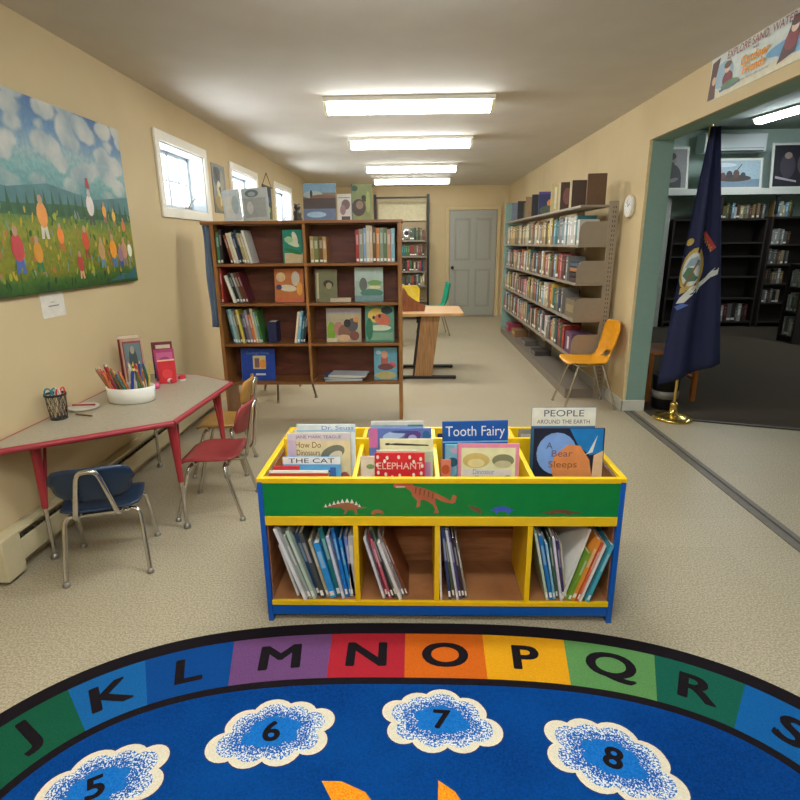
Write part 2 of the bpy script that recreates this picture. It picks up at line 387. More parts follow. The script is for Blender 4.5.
# ------------------------------------------------------------------ left wall items
# mural
def mural_mat():
    m = bpy.data.materials.new('mural_paint'); m.use_nodes = True
    nt = m.node_tree; bs = nt.nodes['Principled BSDF']
    tc = nt.nodes.new('ShaderNodeTexCoord'); sp = nt.nodes.new('ShaderNodeSeparateXYZ')
    nt.links.new(tc.outputs['Object'], sp.inputs[0])
    nz = nt.nodes.new('ShaderNodeTexNoise'); nz.inputs['Scale'].default_value = 5; nz.inputs['Detail'].default_value = 4
    nt.links.new(tc.outputs['Object'], nz.inputs['Vector'])
    ad = nt.nodes.new('ShaderNodeMath'); ad.operation = 'MULTIPLY_ADD'; ad.inputs[1].default_value = .12
    nt.links.new(nz.outputs['Fac'], ad.inputs[0]); nt.links.new(sp.outputs[2], ad.inputs[2])
    rp = nt.nodes.new('ShaderNodeValToRGB')
    mr = nt.nodes.new('ShaderNodeMapRange'); mr.inputs[1].default_value = .06; mr.inputs[2].default_value = .98
    nt.links.new(ad.outputs[0], mr.inputs[0]); nt.links.new(mr.outputs[0], rp.inputs['Fac'])
    cr = rp.color_ramp; stops = [(0, (30, 62, 14)), (.07, (52, 92, 16)), (.12, (112, 112, 12)), (.33, (124, 128, 18)), (.40, (76, 112, 36)), (.44, (52, 96, 78)), (.5, (72, 124, 120)), (.66, (98, 146, 142)), (.74, (124, 150, 150)), (.86, (66, 112, 146)), (1, (30, 78, 128))]
    while len(cr.elements) < len(stops): cr.elements.new(.5)
    for e, (p, c) in zip(cr.elements, stops): e.position = p; e.color = (*[lin(x) * 1.1 for x in c], 1)
    n3 = nt.nodes.new('ShaderNodeTexNoise'); n3.inputs['Scale'].default_value = 42; nt.links.new(tc.outputs['Object'], n3.inputs['Vector'])
    mx = nt.nodes.new('ShaderNodeMix'); mx.data_type = 'RGBA'; mx.blend_type = 'OVERLAY'; mx.inputs[0].default_value = .45
    nt.links.new(rp.outputs['Color'], mx.inputs[6]); nt.links.new(n3.outputs['Fac'], mx.inputs[7])
    # rounded clouds with blue gaps in the upper part
    mp = nt.nodes.new('ShaderNodeMapping'); mp.inputs['Scale'].default_value = (1, 5.2, 8.5); mp.inputs['Rotation'].default_value = (.25, 0, 0)
    nt.links.new(tc.outputs['Object'], mp.inputs['Vector'])
    nw = nt.nodes.new('ShaderNodeMix'); nw.data_type = 'VECTOR'; nw.inputs[0].default_value = .22
    n4 = nt.nodes.new('ShaderNodeTexNoise'); n4.inputs['Scale'].default_value = 14; n4.inputs['Detail'].default_value = 4; nt.links.new(tc.outputs['Object'], n4.inputs['Vector'])
    nt.links.new(mp.outputs[0], nw.inputs[4]); nt.links.new(n4.outputs['Color'], nw.inputs[5])
    vo = nt.nodes.new('ShaderNodeTexVoronoi'); vo.feature = 'SMOOTH_F1'; vo.inputs['Scale'].default_value = 1.6; vo.inputs['Smoothness'].default_value = .25
    nt.links.new(nw.outputs[1], vo.inputs['Vector'])
    cm_ = nt.nodes.new('ShaderNodeMapRange'); cm_.inputs[1].default_value = .66; cm_.inputs[2].default_value = .46; cm_.interpolation_type = 'SMOOTHSTEP'
    nt.links.new(vo.outputs['Distance'], cm_.inputs[0])
    zm = nt.nodes.new('ShaderNodeMapRange'); zm.inputs[1].default_value = .50; zm.inputs[2].default_value = .68; nt.links.new(ad.outputs[0], zm.inputs[0])
    ml = nt.nodes.new('ShaderNodeMath'); ml.operation = 'MULTIPLY'; nt.links.new(cm_.outputs[0], ml.inputs[0]); nt.links.new(zm.outputs[0], ml.inputs[1])
    m3 = nt.nodes.new('ShaderNodeMix'); m3.data_type = 'RGBA'; nt.links.new(ml.outputs[0], m3.inputs[0]); nt.links.new(mx.outputs[2], m3.inputs[6])
    cc = nt.nodes.new('ShaderNodeValToRGB'); cc.color_ramp.elements[0].position = .35; cc.color_ramp.elements[1].position = .65
    cc.color_ramp.elements[0].color = (lin(128), lin(146), lin(150), 1); cc.color_ramp.elements[1].color = (lin(186), lin(186), lin(174), 1)
    nt.links.new(nz.outputs['Fac'], cc.inputs['Fac']); nt.links.new(cc.outputs['Color'], m3.inputs[7])
    nt.links.new(m3.outputs[2], bs.inputs['Base Color']); bs.inputs['Roughness'].default_value = .55
    return m
MU = mural_mat()
b = MB(); L0 = 2.0
b.box(0, -1.0, 0, .025, 1.0, .92, MU)
Wm = WL(.0255, -1.0, 0)
def q(y, z): return (y, z)
rnd = random.Random(3)
m_cl = cm(188, 190, 184, .6, var=.12, scale=18); m_cl2 = cm(150, 164, 172, .6, var=.12, scale=18)
# painted hills
b.flat([(.1, .46), (.5, .54), (.9, .49), (1.2, .53), (1.6, .48), (2.0, .52), (2.0, .42), (.1, .42)], cm(66, 108, 108, .6, var=.2, scale=9), Wm, z=.0004)
b.flat([(.1, .40), (.5, .44), (.9, .42), (1.4, .44), (2.0, .41), (2.0, .37), (.1, .37)], cm(44, 84, 52, .6, var=.25, scale=20), Wm, z=.0006)
for k in range(420):
    x = rnd.uniform(.05, 1.98); z_ = rnd.uniform(.015, .40); c = rnd.choice([(96, 124, 20), (140, 150, 30), (64, 104, 24), (150, 140, 40), (120, 130, 22), (84, 116, 30), (44, 84, 24), (180, 150, 40), (170, 100, 50), (110, 130, 120)]) if z_ > .07 else rnd.choice([(36, 70, 20), (50, 90, 24), (26, 56, 30)])
    b.ell(x, z_, rnd.uniform(.004, .012), rnd.uniform(.010, .028), cm(*c, .6), Wm, z=.0007 + k * 1e-6, n=7, rot=rnd.uniform(-.4, .4))
for k in range(26):
    x = .3 + k * .066; b.flat([(x - .02, .38), (x + .02, .38), (x, .46 + rnd.random() * .05)], cm(36, 78, 40, .6), Wm, z=.0008)
# simple strolling figures: body, legs, head
def fig(x, z, h, cb, cl_, ch=(214, 168, 130), hat=None):
    b.flat([(x - .1 * h, z + .3 * h), (x + .1 * h, z + .3 * h), (x + .13 * h, z), (x + .04 * h, z), (x, z + .2 * h), (x - .05 * h, z), (x - .13 * h, z)], cm(*cl_), Wm, z=.0011)
    b.ell(x, z + .48 * h, .17 * h, .26 * h, cm(*cb), Wm, z=.0013, n=12)
    b.ell(x, z + .78 * h, .075 * h, .10 * h, cm(*[int(v * .8) for v in ch]), Wm, z=.0015, n=10)
    if hat: b.flat([(x - .1 * h, z + .9 * h), (x + .1 * h, z + .9 * h), (x + .05 * h, z + 1.15 * h), (x - .05 * h, z + 1.15 * h)], cm(*hat), Wm, z=.0017)
for a in ((1.04, .10, .2, (190, 130, 20), (40, 110, 60)), (1.12, .26, .24, (214, 140, 60), (196, 190, 170)), (1.24, .20, .16, (220, 120, 40), (180, 90, 30)),
          (1.38, .05, .17, (170, 60, 50), (200, 150, 110)), (1.46, .16, .2, (190, 70, 30), (150, 60, 30)), (1.56, .34, .22, (210, 200, 190), (60, 70, 60), (220, 200, 190), (150, 40, 40)),
          (1.61, .10, .2, (180, 140, 90), (90, 130, 150)), (1.7, .36, .13, (220, 150, 50), (160, 90, 80)), (1.74, .1, .22, (220, 140, 20), (60, 110, 160)), (1.82, .09, .17, (150, 110, 130), (50, 80, 150)),
          (1.87, .10, .2, (180, 130, 100), (130, 120, 100)), (1.9, .28, .13, (200, 110, 50), (90, 110, 40)), (1.94, .12, .16, (220, 220, 200), (120, 140, 120)), (1.8, .34, .12, (212, 170, 60), (150, 110, 80)),
          (.9, .1, .25, (180, 60, 60), (60, 90, 150)), (.7, .2, .2, (230, 200, 80), (80, 100, 60)), (.5, .1, .22, (120, 90, 160), (60, 60, 80)), (.3, .15, .2, (220, 120, 50), (90, 70, 50))):
    fig(*a)
b.flat([(1.66, .02), (1.98, .02), (1.98, .1), (1.9, .05), (1.8, .06), (1.72, .035)], cm(40, 90, 100), Wm, z=.0009)
tag(b.build('mural_painting', loc=(XL + .002, 2.71, 1.24)), 'large frameless mural canvas of clouds, hills and figures in a meadow on left wall', 'painting')
b = MB(); b.box(0, -.095, 0, .002, .095, .125, cm(206, 200, 186, .6))
Mt = WL(.0022, 0, 0)
b.box(-.04, .055, 0, .045, .06, .0004, cm(110, 100, 100), Mt); b.box(-.02, .075, 0, .012, .078, .0004, cm(130, 120, 120), Mt)
tag(b.build('paper_notice', loc=(XL, 2.83, 1.11)), 'small white paper caption taped below the mural', 'notice')

def poster(name, label, y0, y1, z0, z1, base, shapes, cat='poster', X=XL, fr=None, th=.006):
    b = MB(); W = y1 - y0; h = z1 - z0
    b.box(0, 0, 0, th, W, h, base)
    M_ = WL(th + .0003, 0, 0)
    for k, s in enumerate(shapes):
        z = .0002 * k
        if s[0] == 'e': b.ell(s[1] * W, s[2] * h, s[3] * W, s[4] * h, s[5], M_, z=z, rot=s[6] if len(s) > 6 else 0)
        else: b.flat([(x * W, y * h) for x, y in s[1]], s[2], M_, z=z)
    if fr:
        for (a, c, d, e) in ((-.015, -.015, W + .015, .0), (-.015, h, W + .015, h + .015), (-.015, 0, 0, h), (W, 0, W + .015, h)): b.box(0, a, c, .015, d, e, fr)
    return tag(b.build(name, loc=(X, y0, z0)), label, cat)
poster('wall_poster', 'dark poster of a yellow-breasted bird among branches, between first two windows', 5.42, 5.78, 1.76, 2.2, cm(86, 84, 70, .4), [
    ('e', .5, .25, .4, .2, cm(150, 128, 70)), ('e', .35, .75, .3, .2, cm(60, 62, 58)), ('e', .45, .5, .2, .16, cm(190, 186, 140), .5), ('e', .6, .3, .22, .1, cm(200, 180, 120), .9), ('e', .7, .7, .14, .2, cm(132, 128, 110)), ('p', [(.1, .9), (.25, .95), (.9, .1), (.8, .05)], cm(40, 38, 34)), ('e', .42, .6, .09, .07, cm(210, 205, 180))])
poster('wall_banner', 'small dark blue and green hanging banner between second and third windows', 7.17, 7.6, 1.78, 2.17, cm(34, 40, 62, .6), [
    ('p', [(0, 0), (1, 0), (1, .35), (.5, .45), (0, .3)], cm(60, 88, 50)), ('e', .5, .6, .25, .14, cm(70, 110, 130)), ('e', .6, .3, .2, .1, cm(150, 160, 80)), ('e', .3, .2, .14, .06, cm(190, 180, 110))])
b = MB(); b.tube([(0, -.02, 0), (0, .2, .16), (0, .42, 0)], .004, cm(60, 50, 40)); b.tube([(0, -.03, 0), (0, .45, 0)], .008, cm(80, 60, 40)); 
tag(b.build('hanging_rod', loc=(XL + .012, 7.19, 2.175)), 'thin rod and cord from which the small dark banner hangs', 'rod')

# baseboard heater
t = thing('baseboard_heater', 'long cream metal baseboard heater along the left wall under the red table', 'heater', (XL, 2.1, 0))
m_heat = cm(190, 178, 142, .4, var=.03); m_dark = cm(34, 30, 26, .7)
HL = 2.75
b = MB(); b.box(.001, 0, .03, .012, HL, .22, m_heat); b.box(.001, 0, .2, .062, HL, .215, m_heat); b.box(.052, .0, .065, .064, HL, .165, m_heat)
b.build('cover', t, bevel=.002)
b = MB(); b.box(.014, .1, .05, .045, HL - .05, .15, m_dark)
for k in range(60): b.box(.016, .12 + k * .043, .06, .05, .123 + k * .043, .158, cm(120, 112, 96, .4, .6))
b.build('fins', t)
b = MB(); b.box(.001, -.02, .02, .072, .1, .222, m_heat); b.build('end_cap', t, bevel=.006)
b = MB(); b.box(.0, HL - .06, .02, .07, HL + .02, .222, m_heat); b.build('end_cap', t, bevel=.006)

# ------------------------------------------------------------------ activity table
m_red = cm(152, 42, 52, .4, var=.04); m_lam = speckle((146, 136, 116), (164, 154, 132), 140, .3, .7, .42)
m_chrome = cm(190, 186, 178, .18, .95, var=.02); m_redleg = cm(150, 40, 48, .35)
TZ = .625
poly = [(-1.865, 2.17), (-1.80, 2.165), (-1.20, 2.56), (-1.17, 3.36), (-1.47, 3.57), (-1.865, 3.57)]
cxy = (-1.5, 2.9)
t = thing('activity_table', 'angular childrens table with grey laminate top and red edge against left wall', 'table', (cxy[0], cxy[1], 0))
lp = [(x - cxy[0], y - cxy[1]) for x, y in poly]
b = MB(); b.prism(lp, TZ - .026, TZ, m_lam); b.build('tabletop', t)
b = MB()
for i in range(len(lp)):
    a = Vector((*lp[i], 0)); c = Vector((*lp[(i + 1) % len(lp)], 0)); d = (c - a).normalized(); n = Vector((d.y, -d.x, 0))
    if i >= 3 and i != 3: pass
    b.tube([a + n * .0 + Vector((0, 0, TZ - .013)), c + Vector((0, 0, TZ - .013))], .0145, m_red, seg=10)
b.build('edge_band', t)
for (x, y) in ((-1.745, 2.32), (-1.24, 2.62), (-1.24, 3.28), (-1.74, 3.46)):
    lx, ly = x - cxy[0], y - cxy[1]
    sx = 1 if lx > 0 else -1; sy = 1 if ly > 0 else -1
    b = MB(); b.tube([(lx, ly, TZ - .03), (lx + .012 * sx, ly, .27)], .024, m_redleg, seg=12, r1=.014)
    b.tube([(lx + .012 * sx, ly, .275), (lx + .014 * sx, ly, .025)], .0105, m_chrome, seg=10)
    b.tube([(lx - .0, ly + .07 * -sy, TZ - .03), (lx + .01 * sx, ly - .012 * sy, .3)], .0075, m_redleg, seg=8)
    b.lathe([(.001, 0.0), (.019, 0.0), (.02, .01), (.012, .028), (.001, .03)], m_metal, T((lx + .014 * sx, ly, 0)), 14)
    b.build('leg', t)

# white caddy and pencils
CX, CY = -1.59, 2.93
t = thing('pencil_caddy', 'white oval plastic caddy full of pencils and markers on the red-edged table', 'caddy', (CX, CY, TZ + .0005))
b = MB(); b.lathe([(.001, .004), (.117, .0), (.127, .004), (.132, .085), (.128, .087), (.123, .012), (.001, .012)], cm(226, 224, 214, .35, var=.01), None, 36, 1.0, .72)
b.build('tub', t)
pc = [(60, 70, 60), (190, 170, 40), (170, 50, 40), (200, 110, 40), (40, 90, 80), (210, 200, 190), (200, 60, 110), (40, 60, 140), (60, 110, 60), (150, 90, 50), (220, 190, 60), (120, 50, 60), (170, 160, 150), (190, 60, 50)]
pn = ['dark green', 'mustard yellow', 'red', 'orange', 'teal', 'white', 'pink', 'blue', 'green', 'brown', 'yellow', 'maroon', 'grey', 'scarlet']
rnd = random.Random(5); cnt = {}
for k in range(34):
    i = rnd.randrange(len(pc)); u = (k + .5) / 34 * 2 - 1
    x = CX + u * .105 + rnd.uniform(-.008, .008); yb = CY + rnd.uniform(-.045, .045) * math.sqrt(max(0.05, 1 - u * u))
    h = rnd.uniform(.14, .20); thick = rnd.choice([.0045, .005, .0085])
    tilt = math.radians(-u * 2 + (-34 if u < .0 else rnd.uniform(-20, 14)) * rnd.uniform(.5, 1)); tx = rnd.uniform(-.1, .12)
    b = MB(); b.tube([(0, 0, 0), (0, 0, h)], thick, cm(*pc[i], .4), seg=6)
    if thick > .006: b.tube([(0, 0, h), (0, 0, h + .012)], thick * .7, cm(*pc[(i + 3) % len(pc)], .4), seg=6)
    else: b.tube([(0, 0, h), (0, 0, h + .016)], thick, cm(205, 170, 120), seg=6, r1=.0008)
    # keep the foot of the pencil inside the tub when it leans
    o = b.build('marker' if thick > .006 else 'pencil', loc=(x - math.sin(tilt) * .03, yb, TZ + .018), rot=(tx, tilt, 0))
    kind = 'marker' if thick > .006 else 'pencil'; cnt[(kind, i)] = cnt.get((kind, i), 0) + 1
    tag(o, f'{pn[i]} {kind} standing in the white caddy, {ordinal(cnt[(kind, i)])} {pn[i]} {kind} from the left', kind, 'pencils and markers in the white caddy')
# mesh cup with scissors
t = thing('mesh_cup', 'black wire mesh cup holding scissors by the wall on the red-edged table', 'cup', (-1.80, 2.60, TZ))
t.scale = (1.25, 1.25, 1.3)
m_blk = cm(26, 24, 24, .6)
b = MB(); n = 14
for k in range(n):
    a = 2 * PI * k / n; a2 = a + .9
    for aa in (a + .9, a - .9):
        b.tube([(.03 * math.cos(a), .03 * math.sin(a), .004), (.0345 * math.cos((a + aa) / 2), .0345 * math.sin((a + aa) / 2), .05), (.038 * math.cos(aa), .038 * math.sin(aa), .1)], .0009, m_blk, seg=4)
b.lathe([(.001, 0), (.031, 0), (.031, .004), (.001, .005)], m_blk, None, 20)
b.lathe([(.0375, .094), (.0405, .094), (.0405, .102), (.0375, .102), (.0375, .094)], m_blk, None, 20)
b.build('wire_basket', t)
for k, (dx, dy, col, nm, rx) in enumerate(((-.01, -.012, (36, 120, 140), 'teal', -.12), (.008, .014, (200, 60, 60), 'red', .1), (.012, -.002, (206, 200, 190), 'white', .02))):
    r = thing('scissors', f'childrens scissors with {nm} handles standing in the black mesh cup', 'scissors', (-1.80 + dx, 2.60 + dy, TZ + .008)); r.rotation_euler = (rx, 0, .5 + k); r.scale = (1.2, 1.2, 1.2)
    b = MB(); b.add([(-.006, -.001, .0), (.006, -.001, 0), (.009, -.001, .09), (-.009, -.001, .09), (-.006, .001, .0), (.006, .001, 0), (.009, .001, .09), (-.009, .001, .09)], [(0, 1, 2, 3), (7, 6, 5, 4), (0, 4, 5, 1), (1, 5, 6, 2), (2, 6, 7, 3), (3, 7, 4, 0)], m_chrome); b.build('blades', r)
    b = MB()
    for s in (-1, 1): b.tube([(s * .013 + .012 * math.cos(a), 0, .108 + .017 * math.sin(a)) for a in (2 * PI * j / 12 for j in range(12))], .0035, cm(*col, .35), closed=True, seg=6)
    b.build('handles', r)
# small tray of pens left of the caddy
b = MB(); b.lathe([(.001, 0), (.062, 0), (.078, .012), (.076, .014), (.06, .004), (.001, .004)], cm(196, 190, 176, .4), None, 26)
tag(b.build('paper_plate', loc=(-1.775, 2.77, TZ + .001)), 'shallow pale plate on the table left of the white caddy', 'plate')
b = MB(); b.tube([(-.06, 0, 0), (.06, .012, 0)], .005, cm(150, 50, 50), seg=8); b.tube([(.06, .012, 0), (.068, .0135, 0)], .0035, cm(230, 220, 200), seg=8)
tag(b.build('marker', loc=(-1.775, 2.77, TZ + .0205)), 'red marker lying across the pale plate left of the caddy', 'marker')
b = MB(); b.tube([(-.05, 0, 0), (.05, -.03, 0)], .0045, cm(120, 90, 60), seg=8)
tag(b.build('pencil', loc=(-1.70, 2.66, TZ + .005)), 'brown pencil lying loose in front of the pale plate', 'pencil')

# ------------------------------------------------------------------ book helpers
m_page = cm(222, 214, 194, .8, var=.03)
def book_mb(w, d, h, cov, sp=None, label_white=False, pages=True):
    """standing book: spine faces -Y, thickness along X from 0, origin at lower front left corner"""
    c = min(.003, w * .16); sp = sp or cov
    b = MB(); b.box(0, .001, 0, c, d, h, cov); b.box(w - c, .001, 0, w, d, h, cov); b.box(0, 0, 0, w, .002, h, sp)
    if pages: b.box(c, .002, .004, w - c, d - .004, h - .004, m_page)
    if label_white: b.box(w * .08, -.0006, h * .07, w * .92, .0, h * .2, m_white)
    return b
def art(b, w, h, shapes, M_, z0=.0004):
    for k, s in enumerate(shapes):
        z = z0 + .00025 * k
        if s[0] == 'e': b.ell(s[1] * w, s[2] * h, s[3] * w, s[4] * h, s[5], M_, z=z, rot=s[6] if len(s) > 6 else 0)
        elif s[0] == 'r': b.flat([(s[1] * w, s[2] * h), ((s[1] + s[3]) * w, s[2] * h), ((s[1] + s[3]) * w, (s[2] + s[4]) * h), (s[1] * w, (s[2] + s[4]) * h)], s[5], M_, z=z)
        elif s[0] == 'p': b.flat([(x * w, y * h) for x, y in s[1]], s[2], M_, z=z)
        elif s[0] == 't': b.text(s[1], s[4] * h, s[5], M_, z=z, sx=s[6] if len(s) > 6 else 1, cx=s[2] * w, cy=s[3] * h)
def face_book(label, x, y, z, w, h, cov, shapes=(), tilt=.1, th=.009, rz=0.0, group=None, name='picture_book', cat='book', edge=None, lean=0.0):
    """a book standing with its cover to the room: origin lower left front, leans back by tilt"""
    t = thing(name, label, cat, (x, y, z), 0, group); t.rotation_euler = (-tilt, lean, rz)
    b = MB(); c = .0018
    b.box(0, 0, 0, w, c, h, cov); b.box(0, th - c, 0, w, th, h, cov); b.box(0, 0, 0, .003, th, h, edge or cov)
    art(b, w, h, shapes, FR(0, 0, 0)); b.build('cover', t)
    b = MB(); b.box(.003, c, .003, w - .003, th - c, h - .003, m_page); b.build('pages', t)
    return t

CN = [('white', (224, 222, 212)), ('cream', (206, 190, 150)), ('tan', (168, 138, 92)), ('brown', (100, 66, 42)), ('dark brown', (54, 38, 30)), ('black', (34, 32, 34)), ('grey', (136, 134, 130)),
      ('navy', (36, 48, 88)), ('blue', (52, 100, 160)), ('light blue', (132, 170, 196)), ('teal', (40, 112, 116)), ('green', (70, 112, 66)), ('olive', (116, 112, 60)), ('red', (164, 50, 44)),
      ('maroon', (104, 44, 46)), ('orange', (202, 116, 50)), ('yellow', (206, 172, 66)), ('pink', (200, 130, 136)), ('purple', (104, 78, 118))]
CD = dict(CN)
_bk = {}
def book_mesh(col, lab, dim):
    k = (col, lab, round(dim, 2))
    if k not in _bk:
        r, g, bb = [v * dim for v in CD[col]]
        _bk[k] = book_mb(1, 1, 1, cm(int(r), int(g), int(bb), .5), label_white=False).mesh('book')
        # unit book with proportional boards
        b = MB(); c = cm(int(r), int(g), int(bb), .5)
        b.box(0, .02, 0, .12, 1, 1, c); b.box(.88, .02, 0, 1, 1, 1, c); b.box(0, 0, 0, 1, .03, 1, c); b.box(.12, .03, .02, .88, .97, .98, m_page)
        if lab: b.box(.06, -.004, .07, .94, .0, .19, m_white)
        else:
            b.box(.1, -.003, .8, .9, 0, .84, cm(int(min(255, r * 1.5 + 40)), int(min(255, g * 1.5 + 40)), int(min(255, bb * 1.5 + 30)), .5)); 
            b.box(.3, -.003, .35, .7, 0, .7, cm(int(min(255, r * 1.3 + 30)), int(min(255, g * 1.3 + 30)), int(min(255, bb * 1.3 + 30)), .5))
        _bk[k] = b.mesh('book')
    return _bk[k]

def book_row(cols, start, direction, z, hmin, hmax, tmin, tmax, depth, n, shelf, endname, group, lean=0.0, lab=.3, seed=1, dim=1.0, limit=None, face=None, name='book', gaps=(), count=None):
    """books side by side; direction = unit vector along the shelf, spines face `face` direction"""
    r = random.Random(seed); u = Vector(direction); out = []; pos = 0.0
    # local book frame: X thickness, -Y spine normal
    ang = math.atan2(u.y, u.x)
    cnt = count if count is not None else {}
    for i in range(n):
        c = cols[r.randrange(len(cols))] if isinstance(cols[0], str) else cols[i % len(cols)][0]
        t = r.uniform(tmin, tmax); h = r.uniform(hmin, hmax); dd = depth * r.uniform(.85, 1.0)
        if i in gaps: pos += gaps[i] if isinstance(gaps, dict) else .1
        adv = t / math.cos(lean) + .0012
        if limit and pos + adv > limit: break
        p = Vector(start) + u * (pos)
        o = bpy.data.objects.new(name, book_mesh(c, r.random() < lab, dim)); COL.objects.link(o)
        zz = z + (t * math.sin(lean) if lean > 0 else 0) + .001
        o.location = (p.x, p.y, zz); o.scale = (t, dd, h); o.rotation_euler = (0, lean, ang)
        cnt[c] = cnt.get(c, 0) + 1
        tag(o, f'{c} book, {ordinal(cnt[c])} {c} from {endname}, {shelf}', 'book', group)
        out.append(o); pos += adv
    return pos

def text2d_bold(s):
    k = s + '|b'
    if k in _tx: return _tx[k]
    cu = bpy.data.curves.new('lettering', 'FONT'); cu.body = s; cu.align_x = 'CENTER'; cu.align_y = 'CENTER'; cu.resolution_u = 5; cu.offset = 0
    o = bpy.data.objects.new('lettering', cu); COL.objects.link(o)
    dg = bpy.context.evaluated_depsgraph_get(); dg.update()
    me = bpy.data.meshes.new_from_object(o.evaluated_get(dg))
    r = ([tuple(v.co) for v in me.vertices], [tuple(p.vertices) for p in me.polygons])
    bpy.data.objects.remove(o); bpy.data.curves.remove(cu); bpy.data.meshes.remove(me)
    _tx[k] = r; return r
def bold(b, s, size, mat, M_, z=0.0, sx=1.0, cx=0, cy=0):
    vs, fs = text2d_bold(s)
    xs = [v[0] for v in vs]; yv = [v[1] for v in vs]; ox = (min(xs) + max(xs)) / 2; oy = (min(yv) + max(yv)) / 2
    for i, (dx, dy) in enumerate(((0, 0), (.03, .0), (-.03, .0), (.02, .025), (-.02, .025), (.02, -.025), (-.02, -.025))):
        b.add([((x - ox + dx) * size * sx + cx, (y - oy + dy) * size + cy, z + i * .00002) for x, y, _ in vs], fs, mat, M_)

# ------------------------------------------------------------------ alphabet rug
def rug():
    x0, yc, a, bb, n = 0.0, .65, 1.5, 1.2, 2.8
    N = 720; P = []
    for i in range(N):
        t = 2 * PI * i / N + PI / 2
        c, s = math.cos(t), math.sin(t)
        P.append(Vector((x0 + a * math.copysign(abs(c) ** (2 / n), c), yc + bb * math.copysign(abs(s) ** (2 / n), s))))
    # even resample by arc length, going clockwise (left to right over the top)
    P = P[::-1]; L = [0]
    for i in range(N): L.append(L[-1] + (P[(i + 1) % N] - P[i]).length)
    tot = L[-1]; Q = []; j = 0; K = 360
    for k in range(K):
        s = tot * k / K
        while L[j + 1] < s: j += 1
        f_ = (s - L[j]) / max(1e-9, L[j + 1] - L[j]); Q.append(P[j % N].lerp(P[(j + 1) % N], f_))
    nrm = []
    for k in range(K):
        d = (Q[(k + 3) % K] - Q[(k - 3) % K]).normalized(); nrm.append(Vector((-d.y, d.x)))   # outward for clockwise
    off = lambda k, d: tuple(Q[k % K] - nrm[k % K] * d)
    def offf(u, d):
        k = math.floor(u); f_ = u - k; A = Vector(off(k, d)); B = Vector(off(k + 1, d)); return tuple(A.lerp(B, f_))
    blk = speckle((16, 12, 16), (30, 24, 28), 400, .3, .7, .95, .3)
    fld = speckle((0, 40, 92), (2, 60, 128), 160, .3, .7, .95, .4, c3=(4, 70, 138), s3=3.0)
    b = MB()
    b.prism([off(k, 0) for k in range(K)][::-1], .0008, .010, blk)
    b.flat([off(k, .315) for k in range(K)][::-1], fld, None, .0104)
    # colour tiles
    tc = [('J', (22, 88, 62)), ('K', (24, 98, 160)), ('L', (12, 70, 138)), ('M', (112, 72, 118)), ('N', (176, 38, 50)), ('O', (212, 100, 24)), ('P', (230, 162, 24)), ('Q', (94, 144, 82)), ('R', (24, 94, 76)), ('S', (18, 96, 162))]
    bx = [-1.185, -.985, -.69, -.322, -.04, .256, .56, .868, 1.118]
    def u_of(x):
        best = None
        for k in range(-90, 91):
            e = abs(off(k, .06)[0] - x)
            if Q[k % K].y > yc and (best is None or e < best[0]): best = (e, k)
        k = best[1]
        for m in (k - 1, k):
            xa, xb = off(m, .06)[0], off(m + 1, .06)[0]
            if xa <= x <= xb: return m + (x - xa) / (xb - xa)
        return float(k)
    us = [u_of(x) for x in bx]
    stp = (K - (us[-1] - us[0])) / 18.0
    us = [us[0] - stp] + us + [us[-1] + stp]
    rest = 'TUVWXYZABCDEFGHI'; cols = [c for _, c in tc]
    segs = [(us[i], us[i + 1], tc[i][0], tc[i][1]) for i in range(10)]
    span = (us[0] + K) - us[-1]
    for i, ch in enumerate(rest):
        segs.append((us[-1] + span * i / 16, us[-1] + span * (i + 1) / 16, ch, cols[(i * 3 + 4) % 10]))
    for (u0, u1, ch, c) in segs:
        m = speckle(tuple(int(v * .80) for v in c), tuple(min(255, int(v * .98)) for v in c), 300, .3, .7, .95, .3)
        k = max(4, int((u1 - u0)))
        o_ = [offf(u0 + (u1 - u0) * i / k, .062) for i in range(k + 1)]; i_ = [offf(u0 + (u1 - u0) * i / k, .285) for i in range(k + 1)]
        b.flat(i_ + o_[::-1], m, None, .0106)
        um = (u0 + u1) / 2; cpt = offf(um, .172); nn = nrm[int(round(um)) % K]
        ang = math.atan2(nn.y, nn.x) - PI / 2
        wide = 1.3 if ch in 'MNOQ' else 1.2
        bold(b, ch, .165, blk, T((cpt[0], cpt[1], 0)) @ RZ(ang), z=.0112, sx=wide)
    # clouds
    cream = speckle((196, 186, 160), (222, 214, 190), 300, .3, .7, .95, .3)
    sp1 = speckle((24, 92, 162), (214, 216, 210), 190, .46, .54, .95, .3); sp2 = speckle((14, 84, 158), (206, 212, 214), 190, .53, .60, .95, .3); core = speckle((10, 88, 160), (30, 110, 182), 200, .3, .7, .95, .3)
    edge = cm(14, 40, 90, .9)
    lobes = [(-.13, -.035, .055), (-.075, .035, .06), (.0, .06, .065), (.075, .045, .06), (.14, .02, .048), (.115, -.05, .05), (.03, -.062, .062), (-.06, -.06, .058), (0, 0, .075), (.06, 0, .07), (-.06, 0, .07)]
    def cloud(x, y, ang, ch, s=1.0, fl=1):
        Mc = T((x, y, 0)) @ RZ(ang)
        for m, g, z in ((edge, 1, .0106), (cream, 1, .0109), (sp1, .84, .0112), (sp2, .66, .0115), (core, .46, .0118)):
            kx = g; L_ = [(lx, ly, r) for lx, ly, r in lobes] + [(x_, y_, .05) for x_ in (-.09, -.03, .03, .09) for y_ in (-.03, .03)]
            for i, (lx, ly, r) in enumerate(L_): b.ell(lx * s * fl * kx, ly * s * kx, r * s * kx + (.004 if m is edge else 0), r * s * .92 * kx + (.004 if m is edge else 0), m, Mc, z=z + i * .00001, n=22)
        bold(b, ch, .098, blk, Mc, z=.0123, sx=1.15)
